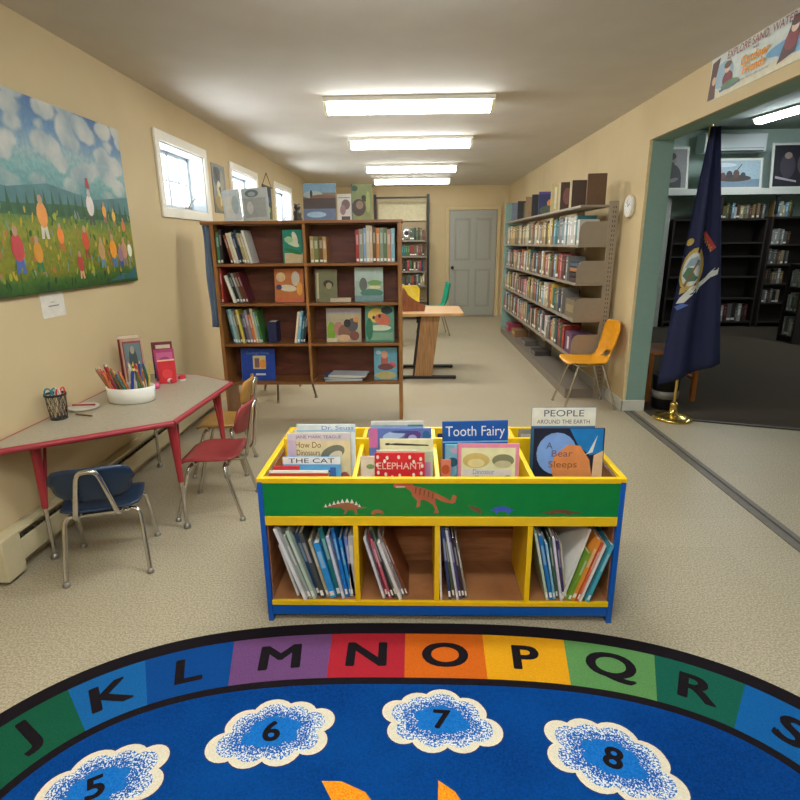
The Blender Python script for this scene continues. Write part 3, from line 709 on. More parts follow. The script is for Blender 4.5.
    cloud(-.895, 1.15, .52, '5', 1.05); cloud(-.447, 1.34, .16, '6', 1.04); cloud(.082, 1.392, -.06, '7', 1.02, -1); cloud(.575, 1.265, -.42, '8', 1.08, -1)
    cloud(.92, .9, -1.2, '9'); cloud(-1.12, .75, 1.3, '4')
    # sun with curved rays
    org = speckle((214, 104, 16), (242, 160, 34), 200, .3, .7, .95, .3)
    cx, cy = -.09, .68
    for k in range(10):
        ang = 2 * PI * k / 10 + .0
        b.flat([tuple(Vector((cx, cy)) + Matrix.Rotation(ang, 2) @ Vector(p)) for p in ((-.10, .26), (-.10, .36), (-.13, .43), (-.175, .50), (-.12, .50), (-.05, .47), (.0, .41), (.04, .33), (.05, .26))], org, None, .0109 + k * .00002)
    b.ell(cx, cy, .3, .3, org, None, .0112, n=40)
    for s in (-1, 1): b.ell(cx + s * .1, cy + .06, .03, .04, blk, None, .0115)
    b.flat([(cx + .15 * math.cos(t), cy - .02 + .15 * math.sin(t)) for t in (PI + .4 + i * (PI - .8) / 10 for i in range(11))] + [(cx + .12 * math.cos(t), cy - .02 + .12 * math.sin(t)) for t in (2 * PI - .4 - i * (PI - .8) / 10 for i in range(11))], blk, None, .0115)
    return b.build('alphabet_rug')
tag(rug(), 'oval blue alphabet rug with coloured letter tiles, numbered clouds and orange sun', 'rug')

# ------------------------------------------------------------------ book browser (yellow, green, blue)
m_yel = cm(226, 186, 12, .38, var=.03); m_grn = cm(4, 122, 50, .36, var=.05); m_blu = cm(12, 84, 172, .36, var=.05)
m_ply = wood((128, 82, 50), (170, 118, 74), (3, 3, 20), .45)
BX0, BX1, BY0, BY1 = -.592, .776, 1.868, 2.46
t = thing('book_browser', 'yellow, green and blue childrens book bin unit with dinosaur pictures behind the rug', 'book bin', ((BX0 + BX1) / 2, (BY0 + BY1) / 2, 0))
ox, oy = (BX0 + BX1) / 2, (BY0 + BY1) / 2; M0 = T((-ox, -oy, 0))
for s, x in ((-1, BX0), (1, BX1 - .02)):
    b = MB(); b.box(x, BY0, 0, x + .02, BY1, .607, m_blu, M0); o = b.build('end_panel', t, bevel=.003); 
    b = MB(); b.box(x - .001, BY0 - .001, .607, x + .021, BY1 + .001, .625, m_yel, M0); b.build('end_cap', t, bevel=.003)
X0, X1 = BX0 + .02, BX1 - .02
b = MB(); b.box(X0, BY0 + .002, .466, X1, BY0 + .016, .606, m_grn, M0)
Fm = M0 @ FR(0, BY0 + .0018, 0)
def dino(pts, px, py, mat, z, s=8.0):
    # polygon in local picture units, laid on the green board
    b.flat([((px + x / s - 256) * .00363 - .59, .611 - (py + y / s - 483) * .00372) for x, y in pts][::-1], mat, Fm, z)
m_d1 = cm(150, 96, 60); m_d2 = cm(172, 92, 58); m_d3 = cm(216, 214, 200); m_d4 = cm(60, 80, 180); m_d5 = cm(110, 70, 44)
dino([(170, 250), (260, 225), (330, 205), (400, 205), (460, 225), (500, 245), (550, 250), (500, 262), (460, 265), (470, 310), (450, 312), (435, 275), (390, 275), (370, 310), (350, 312), (365, 280), (330, 255), (260, 255)], 300, 480, m_d1, .0003)
for (x, y, w) in ((205, 238, 26), (240, 228, 26), (275, 216, 30), (310, 208, 32), (345, 200, 34), (385, 196, 36), (425, 202, 34), (460, 218, 30), (485, 235, 24)):
    dino([(x - w / 2, y + 12), (x, y - w * .75), (x + w / 2, y + 12)], 300, 480, m_d3, .0006)
dino([(55, 40), (200, 35), (215, 60), (300, 80), (390, 120), (470, 160), (520, 190), (540, 135), (570, 150), (560, 205), (530, 215), (460, 200), (390, 165), (395, 210), (415, 270), (425, 300), (380, 300), (395, 270), (370, 220), (300, 180), (270, 190), (270, 240), (230, 255), (240, 235), (245, 190), (210, 150), (195, 110), (150, 78), (70, 80), (50, 65)], 390, 480, m_d2, .0003)
for x in (230, 265, 300, 335, 370): dino([(x, 70 + (x - 230) * .35), (x + 12, 74 + (x - 230) * .35), (x + 4, 130 + (x - 230) * .3), (x - 4, 128 + (x - 230) * .3)], 390, 480, m_d5, .0006)
dino([(70, 66), (145, 66), (145, 72), (70, 74)], 390, 480, m_d3, .0006)
dino([(580, 300), (600, 275), (640, 265), (680, 280), (690, 310), (660, 312), (640, 300), (610, 316), (590, 316)], 300, 480, m_d1, .0003)
dino([(0, 60), (40, 30), (110, 20), (160, 40), (200, 60), (170, 66), (160, 90), (140, 90), (130, 66), (70, 66), (60, 90), (40, 90), (40, 62)], 496, 507, m_d4, .0003)
dino([(0, 30), (90, 10), (200, 0), (260, 20), (340, 26), (250, 36), (240, 50), (220, 50), (200, 34), (120, 34), (100, 50), (85, 50), (80, 34)], 548, 513, m_d5, .0003)
dino([(0, 0), (40, 20), (80, 30), (110, 60), (90, 90), (70, 60), (30, 50), (0, 20)], 474, 508, m_d5, .0003)
for k in range(5): dino([(k * 160 + (k % 2) * 40, 40), (k * 160 + 60, 34), (k * 160 + 150, 38), (k * 160 + 120, 44), (k * 160 + 20, 45)], 300 + k * 30, 514, cm(40, 140, 30), .0002)
b.build('fascia_board', t)
b = MB(); b.box(X0, BY0 - .002, .604, X1, BY0 + .018, .625, m_yel, M0); b.build('top_rail', t, bevel=.002)
b = MB(); b.box(X0, BY0 - .002, .43, X1, BY0 + .016, .468, m_yel, M0); b.build('lower_rail', t, bevel=.002)
b = MB(); b.box(X0, BY0 + .01, .445, X1, BY1 - .02, .46, m_ply, M0); b.build('bin_floor', t)
b = MB(); b.box(X0, BY0 + .012, .078, X1, BY1 - .02, .096, m_ply, M0); b.box(X0, BY0 - .001, .076, X1, BY0 + .012, .0965, m_yel, M0); b.build('bottom_shelf', t, bevel=.002)
b = MB(); b.box(X0, BY0 + .004, .03, X1, BY0 + .02, .077, m_blu, M0); b.build('kickboard', t, bevel=.002)
for xa in (X0, X1 - .004): b = MB(); b.box(xa, BY0 + .02, .0975, xa + .004, 2.158, .4295, m_ply, M0); b.box(xa, BY0 + .019, .461, xa + .004, BY1 - .019, .603, m_ply, M0); b.build('side_lining', t)
b = MB(); b.box(X0, 2.16, .097, X1, 2.172, .443, m_ply, M0); b.box(X0, 2.152, .26, X1, 2.158, .266, cm(100, 62, 40), M0); b.build('back_panel', t)
b = MB(); b.box(X0, 2.235, .461, X1, 2.25, .648, m_yel, M0); b.build('middle_board', t, bevel=.002)
b = MB(); b.box(X0, BY1 - .018, .03, X1, BY1, .625, m_yel, M0); b.build('rear_board', t, bevel=.002)
divs = [-.228, .084, .436]
for x in divs:
    b = MB(); b.box(x - .01, BY0 + .001, .097, x + .01, 2.158, .429, m_yel, M0); b.build('cubby_divider', t, bevel=.002)
    b = MB(); b.box(x - .009, BY0 + .019, .461, x + .009, 2.234, .622, m_yel, M0); b.build('bin_divider', t, bevel=.002)
    b = MB(); b.box(x - .009, 2.251, .461, x + .009, BY1 - .019, .622, m_yel, M0); b.build('bin_divider', t, bevel=.002)
# books standing in the bins, covers to the front
c_ = cm
BZ = .462
face_book('low white book with a red base edge at front left of the leftmost bin', -.555, 1.905, BZ, .225, .172, c_(224, 222, 214), [('r', 0, .88, 1, .07, c_(190, 60, 50))], .06)
face_book('small red book behind the white one in the leftmost bin', -.545, 1.925, BZ, .10, .18, c_(196, 58, 62), [('r', 0, .3, .2, .3, c_(120, 30, 30))], .1)
face_book('book reading THE CAT on a white band above light blue, in the leftmost bin', -.515, 1.955, BZ, .225, .205, c_(96, 168, 216), [
    ('r', 0, .86, 1, .14, c_(226, 230, 230)), ('t', 'THE CAT', .5, .925, .13, c_(24, 30, 60), 1.65), ('r', .12, .60, .8, .14, c_(40, 50, 60)), ('t', 'BEDTIME BEARS', .5, .67, .1, c_(206, 190, 70), 1.3), ('e', .2, .72, .1, .05, c_(200, 90, 100)), ('r', .82, .0, .1, .8, c_(60, 100, 170))], .1)
face_book('cream picture book titled How Do Dinosaurs with a grey long neck, leftmost bin', -.505, 2.0, BZ, .25, .285, c_(222, 204, 160), [
    ('r', 0, .9, 1, .1, c_(206, 196, 204)), ('t', 'JANE MARK TEAGUE', .5, .945, .06, c_(120, 90, 110), 1.15), ('t', 'How Do', .33, .83, .12, c_(130, 82, 40), .85), ('t', 'Dinosaurs', .33, .72, .12, c_(130, 82, 40), .68),
    ('e', .72, .72, .2, .1, c_(120, 118, 100), .4), ('e', .76, .68, .12, .06, c_(222, 204, 170), .5), ('e', .56, .6, .05, .09, c_(120, 118, 100)), ('r', 0, .3, .14, .6, c_(200, 176, 196)), ('e', .9, .3, .1, .15, c_(170, 80, 80))], .1)
face_book('white topped pale blue book with blue lettering at back of leftmost bin', -.475, 2.045, BZ, .235, .305, c_(212, 222, 232), [
    ('r', 0, .9, 1, .03, c_(170, 200, 220)), ('t', 'Dr. Seuss', .7, .955, .075, c_(110, 120, 190), 1.5)], .1)
face_book('low cream and pink book at left of second bin', -.213, 1.965, BZ, .13, .205, c_(216, 196, 176), [('r', .02, .04, .4, .9, c_(222, 208, 190)), ('e', .3, .8, .12, .05, c_(120, 150, 90)), ('e', .25, .4, .15, .14, c_(226, 160, 110)), ('e', .4, .2, .1, .1, c_(206, 120, 110))], .08)
face_book('bright red book with white dots titled ELEPHANT in the second bin', -.155, 1.94, BZ, .192, .228, c_(206, 34, 44), [
    ('t', 'ELEPHANT', .5, .77, .17, c_(232, 200, 186), .95)] + [('e', x, y, .028, .035, c_(240, 214, 206)) for x, y in ((.06, .93), (.25, .92), (.48, .93), (.7, .93), (.92, .9), (.2, .86), (.78, .85), (.07, .66), (.22, .63), (.5, .61), (.78, .62), (.93, .65), (.35, .58), (.05, .8), (.95, .78))], .08)
face_book('narrow cream book with pale green edge right of the red book', -.15, 1.975, BZ, .16, .225, c_(226, 220, 196), [('r', 0, .96, 1, .04, c_(180, 190, 170))], .08)
face_book('green and lilac book at the right edge of second bin', -.02, 1.99, BZ, .09, .215, c_(176, 190, 160), [('r', .6, 0, .3, .8, c_(186, 140, 180)), ('e', .4, .85, .2, .06, c_(80, 150, 130))], .08)
face_book('cream book with a long dark brush stroke across its cover in second bin', -.14, 2.02, BZ, .212, .255, c_(228, 220, 176), [
    ('p', [(.12, .915), (.3, .935), (.9, .91), (.92, .89), (.3, .90)], c_(60, 50, 40)), ('e', .15, .92, .05, .018, c_(50, 40, 40)), ('r', .8, .3, .14, .5, c_(120, 180, 150))], .08)
face_book('blue and purple watercolour picture book in the second bin', -.185, 2.055, BZ, .25, .287, c_(96, 116, 180), [
    ('r', 0, .72, .14, .28, c_(204, 110, 160)), ('e', .4, .9, .18, .06, c_(170, 190, 222), .2), ('e', .7, .88, .14, .08, c_(96, 60, 130), .4), ('e', .7, .86, .07, .05, c_(170, 170, 210)), ('e', .55, .95, .2, .02, c_(60, 80, 140)), ('e', .92, .9, .06, .07, c_(40, 100, 150))], .08)
face_book('white topped tall book at the back of second bin', -.18, 2.09, BZ, .215, .305, c_(210, 208, 196), [('r', .0, .9, 1, .05, c_(150, 176, 196)), ('r', .7, .93, .28, .025, c_(60, 130, 150))], .08)
face_book('small orange red book at left of the third bin', .098, 1.955, BZ, .04, .195, c_(206, 120, 100), [('e', .5, .8, .4, .1, c_(190, 80, 40)), ('e', .5, .3, .4, .15, c_(90, 70, 60))], .08)
face_book('pink bordered cream fossil picture book at front of the third bin', .165, 1.965, BZ, .236, .255, c_(222, 140, 164), [
    ('r', .06, .04, .88, .9, c_(230, 220, 176)), ('e', .3, .74, .22, .12, c_(206, 180, 110)), ('e', .3, .7, .14, .07, c_(226, 208, 150)), ('e', .74, .74, .18, .1, c_(130, 130, 100)), ('e', .74, .68, .14, .06, c_(200, 190, 150)),
    ('r', .08, .5, .8, .1, c_(222, 210, 206)), ('t', 'Dinosaur', .42, .56, .11, c_(120, 140, 170), .8), ('t', 'Museum', .42, .47, .09, c_(150, 150, 170), .8), ('e', .82, .46, .06, .05, c_(90, 160, 150)), ('e', .2, .3, .09, .06, c_(216, 150, 80)), ('p', [(.6, .16), (.8, .32), (.84, .3), (.7, .12)], c_(190, 70, 50)), ('e', .3, .18, .2, .04, c_(190, 110, 90))], .08)
face_book('light blue and teal book half hidden left of the pink bordered book', .118, 2.0, BZ, .1, .24, c_(120, 176, 196), [('e', .3, .7, .2, .08, c_(40, 90, 110)), ('e', .4, .9, .2, .05, c_(180, 160, 190)), ('e', .5, .3, .3, .2, c_(90, 160, 150))], .08)
face_book('blue picture book titled Tooth Fairy in white script in the third bin', .115, 2.06, BZ, .262, .312, c_(14, 84, 164), [
    ('t', 'Tooth Fairy', .5, .865, .19, c_(226, 232, 236), .84), ('r', 0, .72, 1, .02, c_(120, 180, 210)), ('e', .3, .5, .2, .2, c_(70, 140, 190))], .08, lean=-.02)
face_book('tall white headed book reading PEOPLE behind the bear book, rightmost bin', .462, 2.05, BZ, .25, .372, c_(60, 110, 150), [
    ('r', 0, .80, 1, .20, c_(226, 222, 206)), ('t', 'PEOPLE', .5, .935, .1, c_(70, 86, 96), 1.3), ('t', 'AROUND THE EARTH', .5, .845, .062, c_(110, 60, 50), .92)], .08)
face_book('dark blue book with pale moon and orange shape, front of the rightmost bin', .458, 1.975, BZ, .268, .312, c_(20, 26, 50), [
    ('e', .33, .68, .29, .27, c_(120, 160, 222)), ('p', [(.5, 1), (.98, 1), (.98, .7), (.8, .66), (.62, .8)], c_(16, 120, 190)), ('p', [(.25, .5), (.3, .66), (.5, .8), (.66, .78), (.8, .6), (.86, .3), (.8, 0), (.34, 0), (.32, .3)], c_(222, 140, 82)),
    ('p', [(.86, .66), (.99, .72), (.99, .2), (.84, .36)], c_(226, 186, 146)), ('p', [(.72, .66), (.78, .7), (.9, .92), (.84, .7)], c_(206, 210, 206)), ('t', 'A', .22, .78, .12, c_(70, 80, 130)), ('t', 'Bear', .4, .68, .12, c_(120, 86, 100), 1.2), ('t', 'Sleeps', .42, .54, .12, c_(150, 90, 50), 1.2),
    ('e', .8, .12, .05, .12, c_(226, 226, 230), .4), ('e', .58, .12, .03, .1, c_(210, 200, 220)), ('e', .5, .25, .1, .12, c_(206, 110, 60))], .08)
face_book('plain pale grey picture book behind the moon book, its edge showing at right', .474, 2.01, BZ, .262, .298, c_(204, 200, 190), (), .08)
# a few books in the rear bins
cnt = {}
for (x, w, col, h) in ((-.545, .26, 'white', .2), (-.21, .14, 'light blue', .2), (-.07, .1, 'black', .19), (.10, .2, 'navy', .18), (.33, .09, 'white', .2), (.46, .2, 'grey', .2)):
    r, g, bb = CD[col]; cnt[col] = cnt.get(col, 0) + 1
    face_book(f'{col} book in the rear row of bins, {ordinal(cnt[col])} {col} one from the left', x, 2.30, BZ, w, h, c_(r, g, bb), [('r', .05, .7, .9, .2, c_(min(255, r + 40), min(255, g + 40), min(255, bb + 40)))], .06, group='books in the rear bins')

def lean_books(specs, x, y, z, group, where, nm='picture_book', end='left'):
    """specs: (colour name, spine rgb, thickness, height, depth, lean deg, y offset, gap)"""
    cnt = {}
    for (cn, rgb, th, h, d_, ln, dy, gap) in specs:
        a = math.radians(ln); x += gap
        t = thing(nm, '', 'book', (x, y + dy, z + (th * math.sin(a) if a > 0 else 0) + .001), 0, group); t.rotation_euler = (0, a, 0)
        cnt[cn] = cnt.get(cn, 0) + 1
        t['label'] = f'{cn} book, {ordinal(cnt[cn])} {cn} from {end}, {where}'
        cv = cm(*rgb, .45); c = min(.0022, th * .22)
        b = MB(); b.box(0, 0, 0, th, .002, h, cv); b.box(0, .002, 0, c, d_, h, cv); b.box(th - c, .002, 0, th, d_, h, cv)
        b.box(th * .2, -.0005, h * .55, th * .8, 0, h * .85, cm(*[min(255, int(v * .5 + 110)) for v in rgb], .45)); b.box(th * .15, -.0005, h * .04, th * .85, 0, h * .12, m_white)
        b.build('cover', t)
        b = MB(); b.box(c, .002, .003, th - c, d_ - .003, h - .003, m_page); b.build('pages', t)
        x += th / math.cos(a) + .0015
    return x
CZ = .097
g = 'picture books leaning in the leftmost cubby'
lean_books([('white', (206, 210, 206), .010, .235, .2, -15, .01, .065), ('white', (214, 216, 214), .013, .33, .24, -18, -.02, .022), ('grey', (150, 160, 150), .012, .29, .22, -18, -.01, .004),
            ('pale green', (176, 196, 176), .012, .315, .24, -17, -.012, .002), ('navy', (20, 60, 100), .016, .29, .2, -16, .012, .0), ('dark grey', (70, 74, 70), .017, .3, .22, -15, -.006, .0), ('tan', (170, 160, 130), .012, .26, .2, -14, .004, .001), ('light blue', (40, 140, 206), .024, .25, .2, -13, -.004, .001),
            ('teal', (30, 110, 110), .018, .31, .22, -12, .008, .001), ('white', (186, 196, 216), .011, .28, .22, -11, -.008, .001), ('bright blue', (20, 116, 190), .012, .31, .22, -9, .004, .001), ('bright blue', (30, 130, 196), .011, .26, .2, -8, .012, .001), ('pale blue', (110, 130, 190), .012, .27, .2, -6, .01, .001)],
           -.572 + .03, BY0 + .02, CZ, g, 'leaning in the leftmost cubby')
b_ = lean_books([('light grey', (176, 180, 176), .022, .27, .2, 0, .03, 0)], -.262, BY0 + .0, CZ, None, 'standing straight beside the first yellow divider')
lean_books([('white', (196, 200, 206), .010, .275, .2, -15, .0, 0), ('dark red', (130, 40, 50), .010, .29, .2, -14, .012, .001), ('pink', (186, 96, 110), .009, .27, .2, -15, .0, .001), ('black', (40, 40, 46), .010, .31, .22, -16, .004, .001), ('green', (110, 130, 100), .010, .325, .22, -18, .012, .001),
            ('white', (206, 206, 206), .012, .265, .2, -18, -.008, .002), ('grey', (120, 110, 110), .010, .3, .22, -19, .014, .002), ('brown', (120, 70, 44), .008, .28, .2, -20, .02, .002)],
           -.212 + .082, BY0 + .015, CZ, 'picture books leaning in the second cubby', 'leaning in the second cubby')
lean_books([('white', (206, 206, 200), .008, .3, .2, -2, -.004, .002), ('navy', (40, 60, 100), .011, .32, .22, -6, .0, .024), ('green', (70, 90, 60), .010, .3, .2, -8, .01, .004), ('white', (196, 196, 206), .009, .31, .22, -9, -.004, .003), ('dark blue', (60, 66, 110), .010, .3, .2, -10, .006, .001), ('black', (50, 40, 50), .010, .27, .2, -10, .012, .001), ('grey', (130, 130, 120), .008, .25, .2, -10, .012, .001)],
           .096, BY0 + .012, CZ, 'picture books leaning in the third cubby', 'leaning in the third cubby')
x = lean_books([('pale green', (170, 190, 170), .010, .3, .2, -12, .0, .068), ('bright blue', (26, 110, 180), .014, .29, .2, -12, .0, .002), ('light blue', (130, 180, 210), .009, .25, .2, -11, .006, .001), ('green', (60, 90, 70), .009, .27, .2, -10, .012, .001), ('white', (200, 196, 210), .010, .28, .22, -10, -.004, .001), ('purple', (64, 50, 96), .009, .26, .2, -9, .01, .001), ('tan', (170, 160, 140), .007, .25, .2, -9, .012, .001)],
           .448, BY0 + .012, CZ, 'picture books leaning at left of the rightmost cubby', 'at left in the rightmost cubby')
t = thing('picture_book', 'large white book leaning right with its plain cover showing in rightmost cubby', 'book', (.577, BY0 + .02, CZ + .004), 0)
t.rotation_euler = (0, math.radians(17), math.radians(10))
b = MB(); b.box(0, 0, 0, .002, .24, .31, m_white); b.box(.01, 0, 0, .012, .24, .31, m_white); b.box(0, 0, 0, .012, .002, .31, m_white); b.build('cover', t)
b = MB(); b.box(.002, .002, .003, .01, .237, .307, m_page); b.build('pages', t)
lean_books([('green', (110, 150, 40), .013, .22, .17, 17, -.004, 0), ('orange', (216, 140, 50), .016, .28, .2, 17, .0, .001), ('red', (200, 90, 60), .008, .27, .2, 17, -.004, .001), ('white', (224, 214, 206), .009, .26, .2, 17, -.008, .001), ('dark brown', (70, 60, 60), .01, .24, .2, 17, .01, .001), ('light blue', (70, 160, 180), .013, .26, .2, 17, -.01, .001)],
           .596, BY0 + .01, CZ, 'picture books leaning at right of the rightmost cubby', 'at right in the rightmost cubby')

# ------------------------------------------------------------------ wooden bookcase
m_bw = wood((112, 70, 34), (146, 96, 50), (3, 20, 20), .35); m_bw2 = wood((128, 84, 44), (164, 112, 60), (30, 3, 3), .35); m_bback = wood((84, 42, 26), (112, 58, 36), (3, 3, 14), .5)
KY, KD = 4.50, .27; KX0, KX1 = -1.62, -.105
SH = [.335, .665, 1.0, 1.315]
t = thing('bookcase', 'wooden bookcase on open ends with four shelves of display books, beside left wall', 'bookcase', ((KX0 + KX1) / 2, KY + KD / 2, 0))
M0 = T((-(KX0 + KX1) / 2, -(KY + KD / 2), 0))
for x in (KX0, KX1 - .028):
    b = MB(); b.box(x, KY, 0, x + .028, KY + KD, 1.618, m_bw2, M0); b.build('side_panel', t, bevel=.002)
b = MB(); b.box(KX0 - .07, KY - .012, 1.618, KX1 + .012, KY + KD + .01, 1.642, m_bw, M0); b.build('top_board', t, bevel=.003)
b = MB(); b.box(-.885, KY + .002, SH[0], -.863, KY + KD - .01, 1.617, m_bw2, M0); b.build('middle_divider', t, bevel=.002)
b = MB(); b.box(KX0 + .028, KY + KD - .012, SH[0] - .022, KX1 - .028, KY + KD, 1.617, m_bback, M0); b.build('back_panel', t)
for z in SH:
    for (xa, xb) in ((KX0 + .028, -.885), (-.863, KX1 - .028)):
        b = MB(); b.box(xa, KY, z - .022, xb, KY + KD - .012, z, m_bw, M0); b.build('shelf', t, bevel=.002)
# upright rows inside the bookcase
S = SH
fx = lambda px: (px - 304) * .00794 - .872
def K(px, z=1.6):
    t_ = (1.63 - z) / 1.31; return -.09 - (403 - t_ - px) * (.00786 + .00063 * t_)
gl = 'upright books in the wooden bookcase'
def kspec(cols, lean, hs, seed, tmin=.014, tmax=.026):
    r = random.Random(seed); out = []
    for c in cols:
        rgb = tuple(max(20, min(235, v + r.randint(-14, 14))) for v in CD[c]); out.append((c, rgb, r.uniform(tmin, tmax), r.uniform(*hs), .2, lean, r.uniform(-.012, .02), .0))
    return out
def klean(cols, x, z, lean, hs, seed, where, **k): lean_books(kspec(cols, lean, hs, seed, **k), x, KY + .025, z, gl, where, nm='library_book')
klean(['green', 'black'], KX0 + .036, S[3], 0, (.24, .27), 1, 'upright on bookcase top shelf, left half')
klean(['maroon', 'cream', 'white', 'navy', 'navy', 'tan', 'cream', 'white'], KX0 + .145, S[3], -13, (.20, .27), 2, 'leaning on bookcase top shelf, left half', tmin=.016, tmax=.024)
klean(['red'], KX0 + .034, S[2], 0, (.27, .28), 3, 'upright on the bookcase second shelf, left half')
klean(['white', 'black', 'grey', 'brown', 'maroon'], KX0 + .135, S[2], -16, (.20, .26), 4, 'leaning on bookcase second shelf, left half')
klean(['teal', 'light blue', 'grey', 'brown', 'yellow', 'navy', 'purple', 'grey', 'orange', 'cream', 'light blue', 'green'], KX0 + .10, S[1], -9, (.24, .30), 5, 'leaning on bookcase third shelf, left half', tmin=.017, tmax=.023)
klean(['cream', 'light blue', 'teal', 'black'], -1.005, S[1], 9, (.2, .28), 6, 'leaning against the middle divider on third shelf', tmin=.018, tmax=.026)
klean(['red', 'grey', 'light blue', 'cream', 'cream', 'brown', 'orange', 'grey', 'green', 'tan', 'light blue'], K(355), S[3], 0, (.25, .285), 7, 'upright on bookcase top shelf, right end', tmin=.02, tmax=.032)
klean(['tan', 'olive', 'brown', 'tan'], -.835, S[3], 0, (.2, .235), 9, 'bookcase top shelf, right of divider', tmin=.026, tmax=.038)
def kface(label, px0, px1, z, h, cov, shapes=(), tilt=.12, edge=None, th=.014, lean=0):
    zm = z + .14; return face_book(label, K(px0, zm), KY + .07 - (.03 if h < .2 else 0), z + .001, K(px1, zm) - K(px0, zm), h, cov, shapes, tilt, th, edge=edge, lean=lean, name='display_book')
kface('teal green picture book faced out on the bookcase top shelf', 280, 301, S[3], .262, c_(18, 124, 104), [('e', .45, .62, .4, .09, c_(196, 206, 170), -.5), ('e', .6, .75, .12, .2, c_(206, 200, 170), .3), ('e', .3, .7, .2, .1, c_(150, 190, 140)), ('r', .08, 0, .9, .3, c_(190, 170, 130)), ('e', .5, .35, .45, .06, c_(30, 110, 50), -.3)])
kface('orange tan book with two pale animals faced out on second shelf', 271, 301, S[2], .272, c_(184, 108, 52), [('e', .22, .75, .16, .14, c_(206, 176, 130)), ('e', .72, .7, .14, .22, c_(190, 180, 160)), ('e', .45, .42, .3, .1, c_(200, 190, 160), -.1), ('e', .15, .45, .1, .08, c_(60, 60, 90)), ('r', 0, 0, 1, .14, c_(190, 96, 60)), ('e', .85, .4, .1, .2, c_(216, 150, 60))])
kface('olive bird book leaning on the second shelf right of the divider', 313, 335, S[2], .262, c_(110, 108, 72), [('e', .6, .55, .24, .12, c_(50, 46, 36), -.2), ('e', .62, .5, .14, .1, c_(150, 140, 96)), ('r', .05, .1, .1, .8, c_(180, 170, 130))], .12, edge=m_page)
kface('pale green lake picture book faced out on second shelf at right', 353, 382, S[2], .276, c_(150, 170, 156), [('r', .0, .6, 1, .4, c_(168, 186, 176)), ('e', .3, .5, .14, .2, c_(96, 96, 90)), ('e', .7, .55, .25, .08, c_(110, 150, 80)), ('e', .6, .25, .4, .12, c_(70, 120, 100)), ('r', 0, 0, 1, .18, c_(110, 140, 140)), ('e', .7, .42, .22, .05, c_(206, 196, 150))], edge=m_white)
kface('wide picture book of grey and brown animals faced out on third shelf', 323.5, 359, S[1], .282, c_(170, 158, 128), [('r', 0, .84, 1, .12, c_(160, 150, 160)), ('e', .14, .3, .12, .3, c_(120, 160, 40)), ('e', .35, .4, .14, .2, c_(176, 120, 110)), ('e', .55, .3, .22, .22, c_(130, 90, 70)), ('e', .75, .5, .16, .2, c_(80, 76, 80)), ('e', .6, .55, .1, .12, c_(40, 36, 40)), ('e', .5, .12, .2, .1, c_(206, 170, 130)), ('e', .85, .66, .08, .08, c_(206, 140, 60)), ('r', 0, 0, .3, .12, c_(206, 196, 160)), ('e', .8, .18, .14, .14, c_(120, 70, 60))], edge=m_white)
kface('green jungle picture book with tawny animal face, third shelf right end', 363, 392.5, S[1], .305, c_(80, 140, 116), [('e', .4, .72, .3, .2, c_(206, 176, 80)), ('e', .6, .6, .28, .16, c_(190, 100, 70), -.3), ('e', .75, .85, .2, .1, c_(30, 50, 60)), ('e', .3, .66, .05, .05, c_(50, 30, 30)), ('e', .5, .7, .05, .05, c_(50, 30, 30)), ('e', .5, .38, .4, .08, c_(196, 206, 180)), ('r', .05, .05, .9, .2, c_(120, 160, 130)), ('e', .15, .35, .12, .3, c_(40, 110, 80))])
kface('royal blue book with an orange window picture faced out on bottom shelf', 235.5, 270, S[0], .272, c_(22, 62, 152), [('t', 'Goodnight Stories', .5, .86, .11, c_(110, 150, 210), .9), ('r', .35, .36, .38, .42, c_(196, 180, 130)), ('r', .4, .4, .14, .3, c_(120, 90, 90)), ('e', .64, .52, .1, .14, c_(214, 140, 50)), ('r', .42, .16, .3, .06, c_(190, 200, 210))], edge=c_(150, 170, 200))
kface('light blue picture book of a red pony faced out on bottom shelf right', 371.5, 395, S[0], .276, c_(96, 156, 176), [('e', .45, .55, .16, .26, c_(170, 90, 80)), ('e', .45, .78, .14, .12, c_(206, 150, 120)), ('e', .75, .45, .2, .1, c_(190, 80, 90)), ('e', .5, .14, .46, .12, c_(176, 166, 110)), ('e', .5, .4, .34, .1, c_(110, 60, 60)), ('e', .2, .85, .12, .06, c_(170, 200, 206))])
tag(book_mb(.072, .15, .175, c_(28, 36, 74), None).build('box_set', loc=(K(264.5, S[1] + .1), KY + .05, S[1] + .001)), 'thick navy blue book upright on third shelf beside the leaning row', 'book')
t = thing('book', 'pale book lying flat on the second shelf right of the olive bird book', 'book', (K(329, S[2]), KY + .03, S[2] + .001))
b = MB(); b.box(0, 0, 0, .17, .003, .035, c_(190, 176, 150)); b.box(0, 0, .033, .17, .03, .036, c_(190, 176, 150)); b.box(0, 0, 0, .17, .03, .002, c_(190, 176, 150)); b.build('cover', t)
b = MB(); b.box(.002, .003, .002, .168, .029, .033, m_page); b.build('pages', t)
for k, (c, rr, nm) in enumerate((((60, 110, 150), .02, 'blue'), ((96, 130, 160), -.06, 'light blue'), ((50, 80, 130), .05, 'dark blue'), ((190, 196, 200), -.1, 'white'))):
    t = thing('book', f'{nm} flat picture book on bookcase bottom shelf, {ordinal(4-k)} from top of its pile', 'book', (K(341, S[0]) + (.0, .01, -.01, .04)[k], KY + .115, S[0] + .0015 + k * .0125), rr, 'flat pile on the bottom shelf')
    b = MB(); b.box(-.16, -.1, 0, .16, .1, .002, c_(*c)); b.box(-.16, -.1, .0095, .16, .1, .0115, c_(*c)); b.box(-.16, -.1, 0, -.157, .1, .0115, c_(*c)); b.build('cover', t)
    b = MB(); b.box(-.157, -.098, .002, .158, .098, .0095, m_page); b.build('pages', t)

